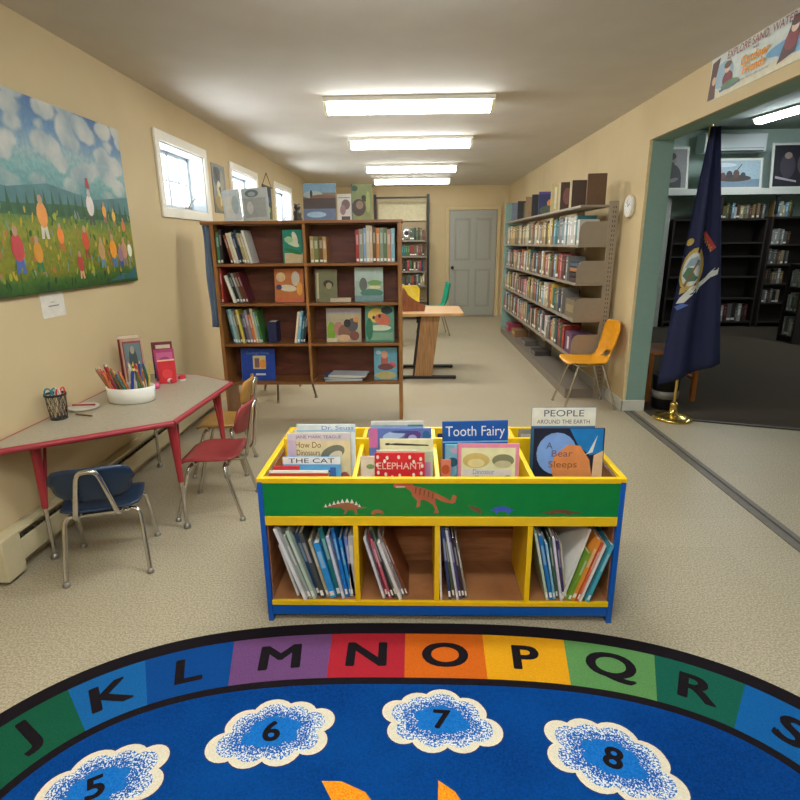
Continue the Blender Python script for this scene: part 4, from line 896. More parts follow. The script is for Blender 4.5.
# things displayed on the bookcase top
TZ2 = 1.643
def top_item(label, x0, x1, h, cov, shapes, name='display_book', y=4.60, tilt=.12, th=.012, cat='book', lean=0, edge=None): return face_book(label, x0, y, TZ2, x1 - x0, h, cov, shapes, tilt, th, name=name, cat=cat, lean=lean, edge=edge)
top_item('pale blue booklet standing on the bookcase top under second window', -1.51, -1.37, .235, c_(190, 200, 204), [('r', .1, .1, .5, .7, c_(206, 206, 196)), ('e', .7, .5, .2, .3, c_(160, 176, 180))], lean=-.1, y=4.57)
top_item('light grey picture book with round grey head on the bookcase top', -1.37, -1.16, .25, c_(176, 180, 176), [('r', .08, .1, .84, .6, c_(150, 154, 150)), ('e', .4, .84, .26, .12, c_(96, 110, 112)), ('e', .4, .82, .14, .07, c_(150, 160, 160)), ('e', .3, .4, .12, .2, c_(186, 186, 180))], lean=-.06)
top_item('large photo book of a dark lake and cliffs on the bookcase top', -.885, -.625, .285, c_(116, 104, 92), [('r', 0, .75, 1, .25, c_(110, 140, 160)), ('e', .3, .7, .3, .1, c_(150, 160, 160)), ('e', .6, .62, .4, .08, c_(120, 84, 60)), ('r', 0, .3, 1, .3, c_(70, 58, 54)), ('r', 0, .02, 1, .3, c_(96, 110, 136)), ('e', .4, .16, .3, .08, c_(150, 180, 200)), ('e', .25, .72, .04, .1, c_(50, 46, 44))], th=.014)
top_item('narrow white book with small figures beside the lake photo book', -.615, -.50, .20, c_(190, 188, 180), [('e', .6, .6, .3, .2, c_(110, 90, 90)), ('e', .4, .4, .2, .2, c_(140, 110, 110)), ('r', .3, .0, .6, .15, c_(70, 60, 70)), ('r', .1, .85, .8, .03, c_(130, 100, 70))])
top_item('green poster book with a curled dark animal on the bookcase top', -.50, -.335, .275, c_(120, 128, 84), [('e', .35, .35, .34, .24, c_(70, 58, 50)), ('e', .4, .42, .18, .12, c_(130, 110, 90)), ('e', .62, .6, .12, .1, c_(60, 50, 40), .6), ('e', .15, .88, .16, .08, c_(50, 70, 50)), ('e', .8, .5, .1, .3, c_(150, 160, 96)), ('r', 0, 0, .04, 1, c_(60, 90, 100))], edge=c_(60, 90, 100))
b = MB(); mk = c_(46, 38, 34, .5)
b.lathe([(.001, 0), (.034, 0), (.036, .01), (.03, .03), (.034, .05), (.03, .07), (.015, .078), (.02, .085), (.026, .1), (.02, .118), (.001, .125)], mk, None, 18)
b.lathe([(.001, .0), (.008, .01), (.001, .02)], mk, T((.016, -.004, .112)), 8); b.lathe([(.001, .0), (.008, .01), (.001, .02)], mk, T((-.016, -.004, .112)), 8)
tag(b.build('figurine', loc=(-.93, 4.585, TZ2)), 'small dark animal figurine on the bookcase top left of lake photo book', 'figurine')
# blue grey cloth panel hanging at the left side of the bookcase
b = MB(); m_bc = c_(92, 112, 138, .8)
b.sheet(lambda u, v: (-1.694 + .062 * u + .006 * math.sin(v * 9 + u * 5), KY + .05 + .012 * math.sin(u * 7), .80 + v * .815), 8, 12, m_bc, th=.006)
b.sheet(lambda u, v: (-1.64 + .01 * math.sin(v * 7), KY + .05 + .16 * u, .80 + v * .815), 6, 12, m_bc, th=.006)
tag(b.build('cloth_panel'), 'blue grey cloth strip hanging down the left side of the bookcase', 'cloth')
# shiny disc clipped to the right side
b = MB(); b.lathe([(.006, -.0012), (.042, -.0012), (.042, .0012), (.006, .0012), (.006, -.0012)], c_(206, 210, 214, .15, .9), RX(PI / 2), 32); 
b.lathe([(.006, -.002), (.014, -.002), (.014, .002), (.006, .002), (.006, -.002)], c_(40, 40, 44), RX(PI / 2), 20)
b.box(-.004, -.002, .042, .004, .02, .05, m_metal)
tag(b.build('shiny_disc', loc=(-.060, 4.478, 1.535)), 'shiny silver disc with dark centre on the right edge of the bookcase', 'disc')

# things standing on the red table
def tface(label, x, y, w, h, cov, shapes, rz, tilt=.12, th=.012, name='picture_book', cat='book'): return face_book(label, x, y, TZ + .001, w, h, cov, shapes, tilt, th, rz=rz, name=name, cat=cat)
rzb = .55
tface('tall red framed card with grey blue picture standing on table behind the caddy', -1.76, 3.20, .12, .30, c_(176, 140, 120), [('r', .08, .04, .84, .9, c_(130, 60, 50)), ('r', .14, .08, .74, .82, c_(96, 116, 120)), ('e', .5, .5, .2, .34, c_(60, 70, 70)), ('e', .5, .76, .1, .08, c_(150, 140, 120)), ('e', .3, .3, .1, .2, c_(130, 140, 130))], rzb, .1)
tface('dark red backed book partly hidden behind the grey blue picture card', -1.80, 3.245, .12, .31, c_(140, 48, 44), [('r', 0, .94, 1, .06, c_(206, 190, 160))], rzb, .06, .016)
tface('dark maroon and cream book at back of the red group on the table', -1.70, 3.45, .125, .235, c_(110, 40, 44), [('r', .2, .82, .7, .1, c_(206, 190, 160)), ('r', .1, .7, .8, .06, c_(190, 120, 100)), ('r', 0, .0, .3, .6, c_(46, 36, 80))], .4, .08, .014)
tface('magenta pink patterned book standing among the red group on the table', -1.655, 3.38, .12, .20, c_(176, 64, 106), [('r', .1, .1, .8, .8, c_(196, 96, 140)), ('e', .5, .6, .3, .16, c_(150, 60, 110)), ('e', .5, .3, .2, .1, c_(216, 130, 160))], .45, .08, .012)
tface('small bright red notebook standing at right of the pink book', -1.60, 3.30, .10, .15, c_(196, 34, 40), [('r', 0, .94, 1, .06, c_(226, 190, 160)), ('e', .5, .4, .3, .2, c_(216, 60, 60))], .5, .08, .012)
def puffy(name, label, cat, x, y, cols, s=1.0):
    b = MB()
    for k, (dx, dy, r, c) in enumerate(cols): b.lathe([(.001, 0), (r * .7, .0), (r, r * .35), (r * .9, r * .8), (r * .5, r * 1.1), (.001, r * 1.15)], c_(*c, .5), T((dx, dy, 0)), 18)
    return tag(b.build(name, loc=(x, y, TZ)), label, cat)
puffy('heart_pouch', 'pink heart shaped plush on the table in front of the red notebook', 'plush', -1.60, 3.2, [(-.018, 0, .03, (196, 60, 100)), (.018, .0, .03, (206, 80, 116)), (0, -.02, .026, (216, 110, 130))])
b = MB(); b.lathe([(.001, 0), (.022, 0), (.024, .004), (.024, .012)], m_white, None, 20); b.lathe([(.0245, .012), (.0245, .028), (.02, .034), (.001, .036)], c_(176, 40, 50, .4), None, 20)
tag(b.build('tape_roll', loc=(-1.50, 3.40, TZ)), 'small red and white round tin near the right end of the table', 'tin')
b = MB(); b.tube([(0, -.03, 0), (0, .03, 0)], .014, c_(190, 50, 60, .4), seg=14); b.tube([(0, -.012, 0), (0, .012, 0)], .0148, m_white, seg=14)
tag(b.build('glue_stick', loc=(-1.545, 3.33, TZ + .0155), rot=(0, 0, 1.1)), 'red and white glue stick lying beside the round tin', 'glue stick')

# ------------------------------------------------------------------ chairs
def arc(c, r, a0, a1, n, u, v):
    c, u, v = Vector(c), Vector(u), Vector(v); return [c + u * (r * math.cos(a0 + (a1 - a0) * i / n)) + v * (r * math.sin(a0 + (a1 - a0) * i / n)) for i in range(n + 1)]
def smooth(pts, k=5, r=.3):
    """round the corners of a polyline"""
    P = [Vector(p) for p in pts]; out = [P[0]]
    for a, p, c in zip(P, P[1:], P[2:]):
        A = p.lerp(a, min(.45, r / max(1e-6, (p - a).length))); C_ = p.lerp(c, min(.45, r / max(1e-6, (p - c).length)))
        for i in range(k + 1):
            t_ = i / k; out.append((1 - t_) ** 2 * A + 2 * t_ * (1 - t_) * p + t_ * t_ * C_)
    out.append(P[-1]); return out
def kid_chair(name, label, x, y, rz, shell, hs=.33, hb=.56, w=.33, d=.31, loop=True, group=None):
    """childs chair, faces local +Y: separate seat and back on a chrome tube frame"""
    t = thing(name, label, 'chair', (x, y, 0), rz, group); h = w / 2
    b = MB()
    def seat(u, v):
        X = (u - .5) * w * (1 - .10 * (2 * v - 1) ** 2 * .6); r = .06
        e = max(0, abs(2 * u - 1) - .7) / .3; yy = (v - .5) * d + (.02 * e * e if v < .5 else -.02 * e * e) * abs(2 * v - 1)
        return (X, yy, hs + .008 * (2 * u - 1) ** 2 - .018 * max(0, v - .75) ** 2 * 16 + .02 * max(0, .2 - v) * 5 * .3)
    b.sheet(seat, 12, 10, shell, th=.009); b.build('seat', t)
    b = MB(); z0, z1 = hb - .165, hb; ty = -d / 2 - .012
    def back(u, v):
        a = 2 * u - 1; z = z0 + (z1 - z0) * v
        hw = w / 2 * (1.02 - .16 * (2 * v - 1) ** 4 - (.10 * (1 - v) if v < .4 else 0))
        z += -.012 * a ** 4 * (1 if v > .5 else -1)
        return (a * hw, ty - .035 * (1 - a * a) - .035 * v, z)
    b.sheet(back, 14, 8, shell, th=.009); b.build('backrest', t)
    r = .0105
    b = MB()
    # back loop: from seat underside up behind the backrest
    lo = [(-.085, -d / 2 + .06, hs - .022), (-.085, -d / 2 - .045, hs - .012), (-.045, -d / 2 - .088, hb - .04), (-.03, -d / 2 - .096, hb - .008), (.03, -d / 2 - .096, hb - .008), (.045, -d / 2 - .088, hb - .04), (.085, -d / 2 - .045, hs - .012), (.085, -d / 2 + .06, hs - .022)]
    b.tube(smooth(lo, 4, .03), r, m_chrome, seg=10)
    b.build('back_support', t)
    b = MB(); b.tube([(-.085, -d / 2 + .06, hs - .022), (-.085, d / 2 - .07, hs - .022)], r * .9, m_chrome); b.tube([(.085, -d / 2 + .06, hs - .022), (.085, d / 2 - .07, hs - .022)], r * .9, m_chrome)
    for yy in (-d / 2 + .05, d / 2 - .08): b.tube([(-w / 2 + .045, yy, hs - .036), (w / 2 - .045, yy, hs - .036)], r, m_chrome)
    b.build('seat_frame', t)
    for sx in (-1, 1):
        for sy in (-1, 1):
            y0 = sy * (d / 2 - .065) ; b = MB()
            b.tube(smooth([(sx * (w / 2 - .055), y0, hs - .036), (sx * (w / 2 - .01), y0 + sy * .006, hs - .045), (sx * (w / 2 + .008), y0 + sy * .085, .02)], 5, .04), r, m_chrome, seg=10)
            lg = b.build('leg', t)
            b = MB(); b.lathe([(.001, 0), (.016, 0), (.0165, .006), (.012, .02), (.001, .022)], m_metal, T((sx * (w / 2 + .008), y0 + sy * .087, 0)), 12); b.build('glide', lg)
    return t
m_navy = cm(20, 42, 66, .38); m_redsh = cm(140, 48, 50, .42); m_tan = cm(176, 130, 62, .4)
kid_chair('school_chair', 'small navy blue plastic school chair with chrome frame, its back to the camera', -1.455, 2.315, .34, m_navy, .335, .565)
kid_chair('school_chair', 'small red plastic school chair with chrome frame at the right side of table', -1.135, 2.88, PI / 2 + .04, m_redsh, .345, .64, .34, .31)
kid_chair('school_chair', 'small tan plastic school chair behind the red chair at the table end', -1.29, 3.46, PI / 2 + .1, m_tan, .34, .63, .32, .29)

def shell_chair(name, label, x, y, rz, col, hs=.42, hb=.76, w=.44, d=.42, spread=.03, leg=None, slot=True):
    t = thing(name, label, 'chair', (x, y, 0), rz); b = MB()
    # one piece shell, drawn as a swept grid: v 0..1 from seat front to back top, faces +Y
    path = [(d / 2, hs - .012), (d / 2 - .02, hs + .004), (.05, hs - .006), (-.10, hs - .004), (-d / 2 + .06, hs + .02), (-d / 2 + .0, hs + .09), (-d / 2 - .03, hs + .18), (-d / 2 - .055, hb - .06), (-d / 2 - .065, hb)]
    wid = [.80, .96, 1.0, .94, .80, .70, .78, .82, .60]
    def ip(v, A):
        p = v * (len(A) - 1); i = min(int(p), len(A) - 2); f_ = p - i; f_ = f_ * f_ * (3 - 2 * f_) if False else f_
        if isinstance(A[0], tuple): return tuple(A[i][k] * (1 - f_) + A[i + 1][k] * f_ for k in range(2))
        return A[i] * (1 - f_) + A[i + 1] * f_
    nu, nv = 16, 24
    def sh(u, v):
        a = 2 * u - 1; yy, z = ip(v, path); W = w / 2 * ip(v, wid); bk = max(0, min(1, (v - .45) / .2))
        cup = .022 * a * a * (1 - bk) + 0; wrap = .055 * a * a * bk
        return (a * W, yy + wrap, z + cup)
    gs = []; g = [[Vector(sh(i / nu, j / nv)) for i in range(nu + 1)] for j in range(nv + 1)]
    # slot in the lower back
    skip = set()
    if slot:
        for j in range(int(.55 * nv), int(.66 * nv)):
            for i in range(5, 11): skip.add((i, j))
    Wd = nu + 1; vs = [p for row in g for p in row]; ns = []
    for j in range(nv + 1):
        for i in range(nu + 1):
            du = g[j][min(i + 1, nu)] - g[j][max(i - 1, 0)]; dv = g[min(j + 1, nv)][i] - g[max(j - 1, 0)][i]; ns.append(du.cross(dv).normalized())
    N = len(vs); vs += [p - n_ * -.010 for p, n_ in zip(vs[:N], ns)]
    cells = {(i, j) for i in range(nu) for j in range(nv)} - skip; fs = []
    for (i, j) in cells:
        q_ = (j * Wd + i, j * Wd + i + 1, (j + 1) * Wd + i + 1, (j + 1) * Wd + i)
        fs.append(q_[::-1]); fs.append(tuple(N + k for k in q_))
        for (di, dj), (a_, c_2) in (((0, -1), (0, 1)), ((1, 0), (1, 2)), ((0, 1), (2, 3)), ((-1, 0), (3, 0))):
            if (i + di, j + dj) not in cells: fs.append((q_[a_], q_[c_2], N + q_[c_2], N + q_[a_]))
    b.add(vs, fs, col, None, True); b.build('shell', t)
    leg = leg or m_chrome; r = .0105
    b = MB()
    for sx in (-1, 1): b.tube([(sx * (w / 2 - .09), -d / 2 + .08, hs - .022), (sx * (w / 2 - .09), d / 2 - .07, hs - .022)], r, leg)
    b.tube([(-w / 2 + .08, d / 2 - .08, hs - .022), (w / 2 - .08, d / 2 - .08, hs - .022)], r, leg); b.tube([(-w / 2 + .08, -d / 2 + .09, hs - .022), (w / 2 - .08, -d / 2 + .09, hs - .022)], r, leg)
    b.build('seat_frame', t)
    for sx in (-1, 1):
        for sy in (-1, 1):
            b = MB(); a = (sx * (w / 2 - .085), sy * (d / 2 - .09), hs - .022); c = (sx * (w / 2 - .03), sy * (d / 2 + spread), .015)
            b.tube([a, c], r, leg, seg=10); lg = b.build('leg', t)
            b = MB(); b.lathe([(.001, 0), (.016, 0), (.0165, .006), (.012, .02), (.001, .022)], m_metal, T((c[0], c[1], 0)), 12); b.build('glide', lg)
    return t
m_ogold = cm(214, 146, 20, .35)
shell_chair('shell_chair', 'golden orange moulded plastic chair beside the teal doorway jamb', 1.56, 4.93, PI / 2 + .06, m_ogold, .42, .775, .40, .40)
shell_chair('shell_chair', 'yellow moulded plastic chair behind the wooden desk', -.06, 8.3, PI + .2, cm(206, 176, 34, .4), .44, .84, .46, .44, slot=False)
shell_chair('shell_chair', 'teal green moulded plastic chair behind the wooden desk', .30, 9.1, PI / 2 + .1, cm(20, 150, 120, .4), .44, .84, .46, .44, slot=False)
m_greyleg = cm(120, 112, 92, .35, .6)
shell_chair('shell_chair', 'chair behind the wooden bookcase, only thin metal legs showing beneath it', -1.27, 5.35, .5, cm(150, 96, 40, .4), .42, .78, .44, .42, leg=m_greyleg, slot=False, spread=.05)

# ------------------------------------------------------------------ steel shelving on the right wall
m_steel = cm(146, 134, 118, .42, .25, var=.03); m_steel2 = cm(126, 116, 104, .45, .25, var=.03)
SY0, SY1 = 5.16, 9.25; SX = 1.47; ZS = [.09, .415, .755, 1.09, 1.43, 1.77]
t = thing('steel_shelving', 'long grey steel library shelving full of books along the right wall', 'shelving', (1.66, (SY0 + SY1) / 2, 0))
M0 = T((-1.66, -(SY0 + SY1) / 2, 0))
nb = 4; bw = (SY1 - SY0) / nb
for k in range(nb + 1):
    y = SY0 + k * bw
    b = MB(); ya, yb_ = (y, y + .03) if k == 0 else ((y - .03, y) if k == nb else (y - .015, y + .015))
    b.box(1.725, ya, .0, 1.805, yb_, 1.80, m_steel, M0)
    if k == 0:
        for q_ in range(42): b.box(1.757, ya - .0006, .1 + q_ * .04, 1.763, ya, .118 + q_ * .04, m_dark, M0); b.box(1.777, ya - .0006, .1 + q_ * .04, 1.783, ya, .118 + q_ * .04, m_dark, M0)
    b.build('upright', t, bevel=.002)
for z in ZS[1:]:
    for k in range(nb):
        b = MB(); b.box(SX, SY0 + .03 + k * bw - .028, z - .022, 1.724, SY0 + (k + 1) * bw - .002, z, m_steel, M0); b.build('shelf', t, bevel=.003)
b = MB(); b.box(SX - .02, SY0 + .0, .0, 1.724, SY1, ZS[0], m_steel2, M0); b.build('base', t, bevel=.003)
for zi, z in enumerate(ZS[1:5]):
    for k in range(nb + 1):
        y = SY0 + .001 if k == 0 else SY0 + k * bw - .0015
        b = MB(); pts = [(SX + .005, 0), (1.724, 0), (1.724, .20), (SX + .06, .20), (SX + .03, .185), (SX + .012, .155), (SX + .005, .11)]
        b.prism([(p[0], p[1]) for p in pts], -.0012, .0012, m_steel, M0 @ frame((0, y, z + .0005), (1, 0, 0), (0, 0, 1)))
        b.build('end_bracket', t)
pal = ['white', 'cream', 'cream', 'tan', 'grey', 'light blue', 'orange', 'navy', 'brown', 'white', 'olive', 'teal', 'red', 'maroon', 'yellow', 'dark brown', 'black', 'pink', 'green']
pt = ['cream', 'cream', 'tan', 'cream', 'grey', 'orange', 'brown', 'white', 'teal', 'tan', 'yellow', 'white']
names = {1: 'lowest full row of steel shelving', 2: 'middle row of steel shelving', 3: 'second row of steel shelving', 4: 'top row inside steel shelving'}
for zi, (n, pl_, sd, hm) in {4: (70, pt, 21, (.22, .265)), 3: (62, pal, 22, (.22, .275)), 2: (62, pal, 23, (.21, .27)), 1: (62, pal, 24, (.22, .275))}.items():
    ct = {}
    for k in range(nb):
        y1 = SY0 + (nb - k) * bw - .004; L = bw - .02
        if k == nb - 1 and zi == 3: L -= .36
        if k == nb - 1 and zi == 2: L -= .42
        if k == nb - 1 and zi == 4: L -= .03
        if k == nb - 1 and zi == 1: L -= .30
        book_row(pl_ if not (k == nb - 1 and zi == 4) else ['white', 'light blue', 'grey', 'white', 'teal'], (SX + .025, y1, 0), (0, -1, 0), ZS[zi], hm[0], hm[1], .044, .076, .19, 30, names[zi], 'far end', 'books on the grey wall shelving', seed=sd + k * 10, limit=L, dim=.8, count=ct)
# lying books and boxes on the near end of shelves
def flat_book(label, x, y, z, w, d, h, col, rz=0, group=None, name='book'):
    t = thing(name, label, 'book', (x, y, z), rz, group)
    b = MB(); c = .004; m = c_(*col); b.box(-w / 2, -d / 2, 0, w / 2, d / 2, c, m); b.box(-w / 2, -d / 2, h - c, w / 2, d / 2, h, m); b.box(-w / 2, -d / 2, 0, -w / 2 + c, d / 2, h, m); b.build('cover', t)
    b = MB(); b.box(-w / 2 + c, -d / 2 + .003, c, w / 2 - .004, d / 2 - .003, h - c, m_page); b.build('pages', t); return t
for k, (col, nm) in enumerate((((60, 40, 44), 'dark maroon'), ((44, 34, 40), 'blackish'), ((150, 100, 60), 'tan brown'), ((60, 80, 96), 'slate blue'))):
    flat_book(f'{nm} book, {ordinal(4-k)} down the flat pile at steel shelving near end', 1.60, SY0 + .185, ZS[3] + .001 + k * .046, .2, .27, .045, col, group='flat pile at the near end of the second shelf')
b = MB(); b.box(-.1, -.17, 0, .1, .17, .17, c_(110, 96, 76)); b.box(-.101, -.12, .05, -.1, .12, .12, c_(140, 124, 90))
tag(b.build('storage_box', loc=(1.60, SY0 + .23, ZS[2] + .001), bevel=.003), 'brown grey cardboard box at the near end of the middle shelf', 'box')
b = MB(); b.box(-.1, -.11, 0, .1, .11, .2, c_(90, 60, 84)); b.box(-.1015, -.03, .04, -.1, .03, .16, c_(206, 190, 196))
tag(b.build('magazine_file', loc=(1.59, SY0 + .16, ZS[1] + .001), bevel=.003), 'lilac and white magazine file at near end of the lowest full shelf', 'box')
for k, (y, w, d_, h, col, nm) in enumerate(((8.9, .2, .2, .12, (150, 60, 76), 'dusty red cloth bag'), (8.35, .2, .3, .10, (130, 96, 60), 'brown folded parcel'), (7.6, .18, .3, .07, (90, 84, 76), 'grey flat box'), (6.9, .2, .26, .06, (60, 54, 50), 'dark flat box'))):
    b = MB(); b.box(-w / 2, -d_ / 2, 0, w / 2, d_ / 2, h, c_(*col)); b.box(-w / 2 - .001, -d_ / 3, h * .3, -w / 2, d_ / 3, h * .7, c_(*[min(230, v + 50) for v in col]))
    tag(b.build('storage_box', loc=(1.60, y, ZS[0] + .001), bevel=.01), f'{nm} on the base of the grey wall shelving', 'box')
# books displayed on top, covers facing the camera
def top_r(label, y, w, h, col, shapes=(), x=1.55, rz=-.12, th=.03, edge=None):
    t = face_book(label, x, y, ZS[5] + .001, w, h, c_(*col), shapes, .03, th, rz=rz, name='display_book', edge=edge); return t
cr = c_(206, 194, 160)
top_r('plain brown tall book standing nearest on top of the grey wall shelving', 5.28, .165, .27, (88, 62, 38), edge=c_(120, 90, 60))
top_r('dark brown square book second nearest on top of the grey wall shelving', 5.62, .2, .25, (64, 44, 28), [('r', .0, 0, .08, 1, cr)], x=1.49, edge=cr)
top_r('dark brown mottled book third from the near end on top of the shelving', 6.0, .2, .27, (70, 46, 36), [('e', .4, .5, .2, .3, c_(120, 80, 70)), ('e', .7, .3, .2, .2, c_(50, 60, 70)), ('r', 0, 0, .07, 1, cr)], x=1.48, edge=cr)
top_r('cream spined book beside the mottled one on top of the shelving', 6.3, .12, .28, (196, 180, 130), [('r', .3, .1, .2, .8, c_(230, 222, 190))], x=1.47)
top_r('dark blue book with a glowing orange moon on top of the shelving', 6.95, .24, .26, (44, 50, 92), [('e', .6, .5, .2, .18, c_(206, 130, 70)), ('e', .5, .2, .45, .2, c_(70, 84, 70)), ('r', 0, .9, 1, .1, c_(80, 60, 130))], x=1.48)
top_r('black book right behind the blue moon book on top of shelving', 7.45, .14, .27, (34, 34, 36), x=1.5)
top_r('tan book with dark stripe on top of the shelving', 7.8, .17, .27, (140, 116, 84), [('r', .6, 0, .2, 1, c_(100, 60, 60))], x=1.49)
top_r('black pair of tall books near the far end on top of shelving', 8.45, .22, .26, (40, 40, 40), [('r', .4, .1, .1, .8, c_(110, 100, 70))], x=1.5)
top_r('slate grey book farthest on top of the grey wall shelving', 8.95, .2, .27, (110, 120, 134), x=1.5)
b = MB(); b.box(SX - .01, 9.30, 0, XR - .014, 9.33, 2.06, m_teal); structure(b.build('trim_3', bevel=.002))

# wall clock
t = thing('wall_clock', 'round white wall clock between the steel shelving and the teal doorway', 'clock', (XR, 4.99, 1.745))
b = MB(); Mc = T((0, 0, 0)) @ RY(-PI / 2); b.lathe([(.001, .001), (.085, .001), (.09, .01), (.09, .03), (.082, .036), (.078, .03), (.001, .03)], c_(216, 212, 200, .4), Mc, 36); b.build('case', t)
b = MB(); F_ = WR(-.031, 0, 0)
b.ell(0, 0, .077, .077, c_(230, 228, 218, .4), F_, n=36)
for k in range(12):
    a = k * PI / 6; b.text(str(12 if k == 0 else k), .02, c_(40, 40, 40), F_, z=.0004, cx=.06 * math.sin(a), cy=.06 * math.cos(a))
b.build('dial', t)
b = MB(); b.box(-.003, -.006, .0008, .003, .042, .0014, c_(30, 30, 30), F_ @ RZ(-1.1)); b.box(-.002, -.008, .0016, .002, .056, .0022, c_(30, 30, 30), F_ @ RZ(.5)); b.build('hands', t)

# banner above the opening
b = MB(); W_, Hh = 1.9, .235; pc_ = c_(196, 204, 198, .5)
b.box(-.004, -W_, 0, 0, 0, Hh, pc_); F_ = WR(-.0045, 0, 0)
sh_ = [('r', .0, .0, 1, .2, c_(206, 200, 176)), ('e', .55, .3, .2, .16, c_(120, 170, 200)), ('e', .42, .4, .12, .14, c_(110, 156, 190)), ('e', .8, .4, .2, .2, c_(120, 166, 200)), ('e', .08, .5, .06, .3, c_(150, 176, 190)),
       ('p', [(.0, .02), (.045, .02), (.04, .5), (.055, .95), (.01, .9)], c_(96, 66, 60)), ('e', .03, .45, .012, .1, c_(206, 170, 140)),
       ('e', .11, .36, .028, .17, c_(122, 56, 66)), ('e', .105, .6, .015, .1, c_(216, 186, 166)), ('e', .105, .68, .02, .08, c_(110, 84, 70)), ('e', .13, .2, .05, .1, c_(100, 130, 96)),
       ('p', [(.075, .1), (.19, .16), (.18, .2), (.07, .16)], c_(90, 110, 130)),
       ('p', [(.36, .1), (.41, .9), (.45, .88), (.43, .2)], c_(90, 66, 66)), ('e', .41, .45, .028, .18, c_(132, 70, 76)), ('e', .418, .68, .015, .1, c_(222, 196, 180)), ('e', .42, .78, .02, .08, c_(96, 84, 80)), ('e', .7, .5, .04, .25, c_(190, 120, 60)), ('e', .9, .4, .03, .2, c_(90, 110, 70))]
art(b, W_, Hh, sh_, F_)
m_bt = c_(140, 52, 52); m_og = c_(216, 142, 40)
b.text('EXPLORE SAND, WATER, AND SKY', .056, m_bt, F_, z=.008, cx=.63, cy=Hh * .87, sx=1.0)
b.text('with', .03, c_(90, 80, 80), F_, z=.008, cx=.48, cy=Hh * .73)
bold(b, 'Outdoor', .064, m_og, F_, z=.008, cx=.48, cy=Hh * .56, sx=1.1); bold(b, 'Friends', .064, m_og, F_, z=.008, cx=.48, cy=Hh * .34, sx=1.1)
b.text('at your library this summer', .022, c_(90, 120, 150), F_, z=.008, cx=.48, cy=Hh * .16, sx=1.2)
tag(b.build('paper_banner', loc=(XR, 3.88, 2.29)), 'long illustrated paper banner on the right wall above the wide opening', 'banner')

# ------------------------------------------------------------------ desk and things behind the bookcase
m_oak = wood((166, 124, 76), (192, 150, 100), (3, 20, 20), .35); m_oak2 = wood((130, 92, 54), (166, 124, 80), (30, 30, 3), .4)
t = thing('desk', 'light oak desk on slanted wood legs with black feet beyond the bookcase', 'desk', (0, 6.28, 0)); M0 = T((0, -6.28, 0))
b = MB(); b.box(-.62, 5.92, .70, .53, 6.64, .735, m_oak, M0); b.build('desktop', t, bevel=.006)
for y in (5.98, 6.55):
    b = MB(); b.prism([(-.005, .035), (.19, .035), (.275, .699), (.07, .699)], -.014, .014, m_oak2, M0 @ frame((0, y, 0), (1, 0, 0), (0, 0, 1))); b.build('leg_panel', t, bevel=.003)
    b = MB(); b.prism([(-.02, .035), (-.004, .035), (.071, .699), (.055, .699)], -.016, .016, m_blk, M0 @ frame((0, y, 0), (1, 0, 0), (0, 0, 1))); b.build('leg_brace', t)
    b = MB(); b.box(-.14, y - .03, .008, .46, y + .03, .034, m_blk, M0)
    for x in (-.12, .44): b.lathe([(.001, 0), (.018, 0), (.018, .008)], m_blk, M0 @ T((x, y, 0)), 10)
    b.build('foot', t, bevel=.004)
b = MB(); b.box(.02, 6.0, .62, .06, 6.53, .66, m_blk, M0); b.build('crossbar', t)
t = thing('book_stand', 'brown wooden holder with a sloping side standing on the oak desk', 'holder', (-.01, 6.2, .736))
mb_ = wood((110, 62, 36), (140, 84, 50), (20, 20, 3), .4)
side = [(-.12, .0), (.12, .0), (.13, .06), (.10, .065), (.02, .10), (-.06, .16), (-.10, .23), (-.135, .245)]
for y in (-.09, .08): b = MB(); b.prism(side, 0, .01, mb_, frame((0, y + .01, 0), (1, 0, 0), (0, 0, 1))); b.build('side_panel', t)
b = MB(); b.box(-.119, -.079, .002, .119, .079, .012, mb_); b.build('bottom', t)
b = MB(); b.box(-.128, -.079, .012, -.118, .079, .235, mb_); b.build('back_panel', t)

# back wall shelf in a black metal frame
t = thing('metal_frame_shelf', 'tall black metal framed book shelf against the far back wall', 'shelving', (-.24, 11.05, 0)); M0 = T((.24, -11.05, 0))
for x in (-.76, .235):
    b = MB(); b.box(x, 10.88, 0, x + .05, 10.93, 2.34, m_blk, M0); b.build('post', t)
b = MB(); b.box(-.76, 10.885, 2.27, .285, 10.925, 2.3, m_blk, M0); b.build('top_rail', t)
zb = [.10, .38, .66, .94, 1.225, 1.52]
for z in zb: b = MB(); b.box(-.705, 10.94, z - .03, .23, 11.2, z, m_steel2, M0); b.build('shelf', t)
b = MB(); b.box(-.70, 11.21, .05, .23, 11.22, 1.86, c_(150, 130, 96), M0); b.build('back_panel', t)
for k, z in enumerate(zb[2:]):
    book_row(['maroon', 'navy', 'black', 'grey', 'red', 'green', 'brown', 'light blue', 'cream', 'olive', 'teal', 'dark brown'], (-.28, 10.955, 0), (1, 0, 0), z, .17, .23, .028, .048, .17, 20, f'{ordinal(4-k)} row of black framed shelf', 'left', 'books on the black framed shelf', seed=60 + k, limit=.5, dim=.75, lab=.2)
m_screen = cm(196, 186, 152, .8)
b = MB(); b.box(-.70, 11.235, 1.88, .23, 11.245, 2.26, m_screen, M0); b.build('blank_panel', t)

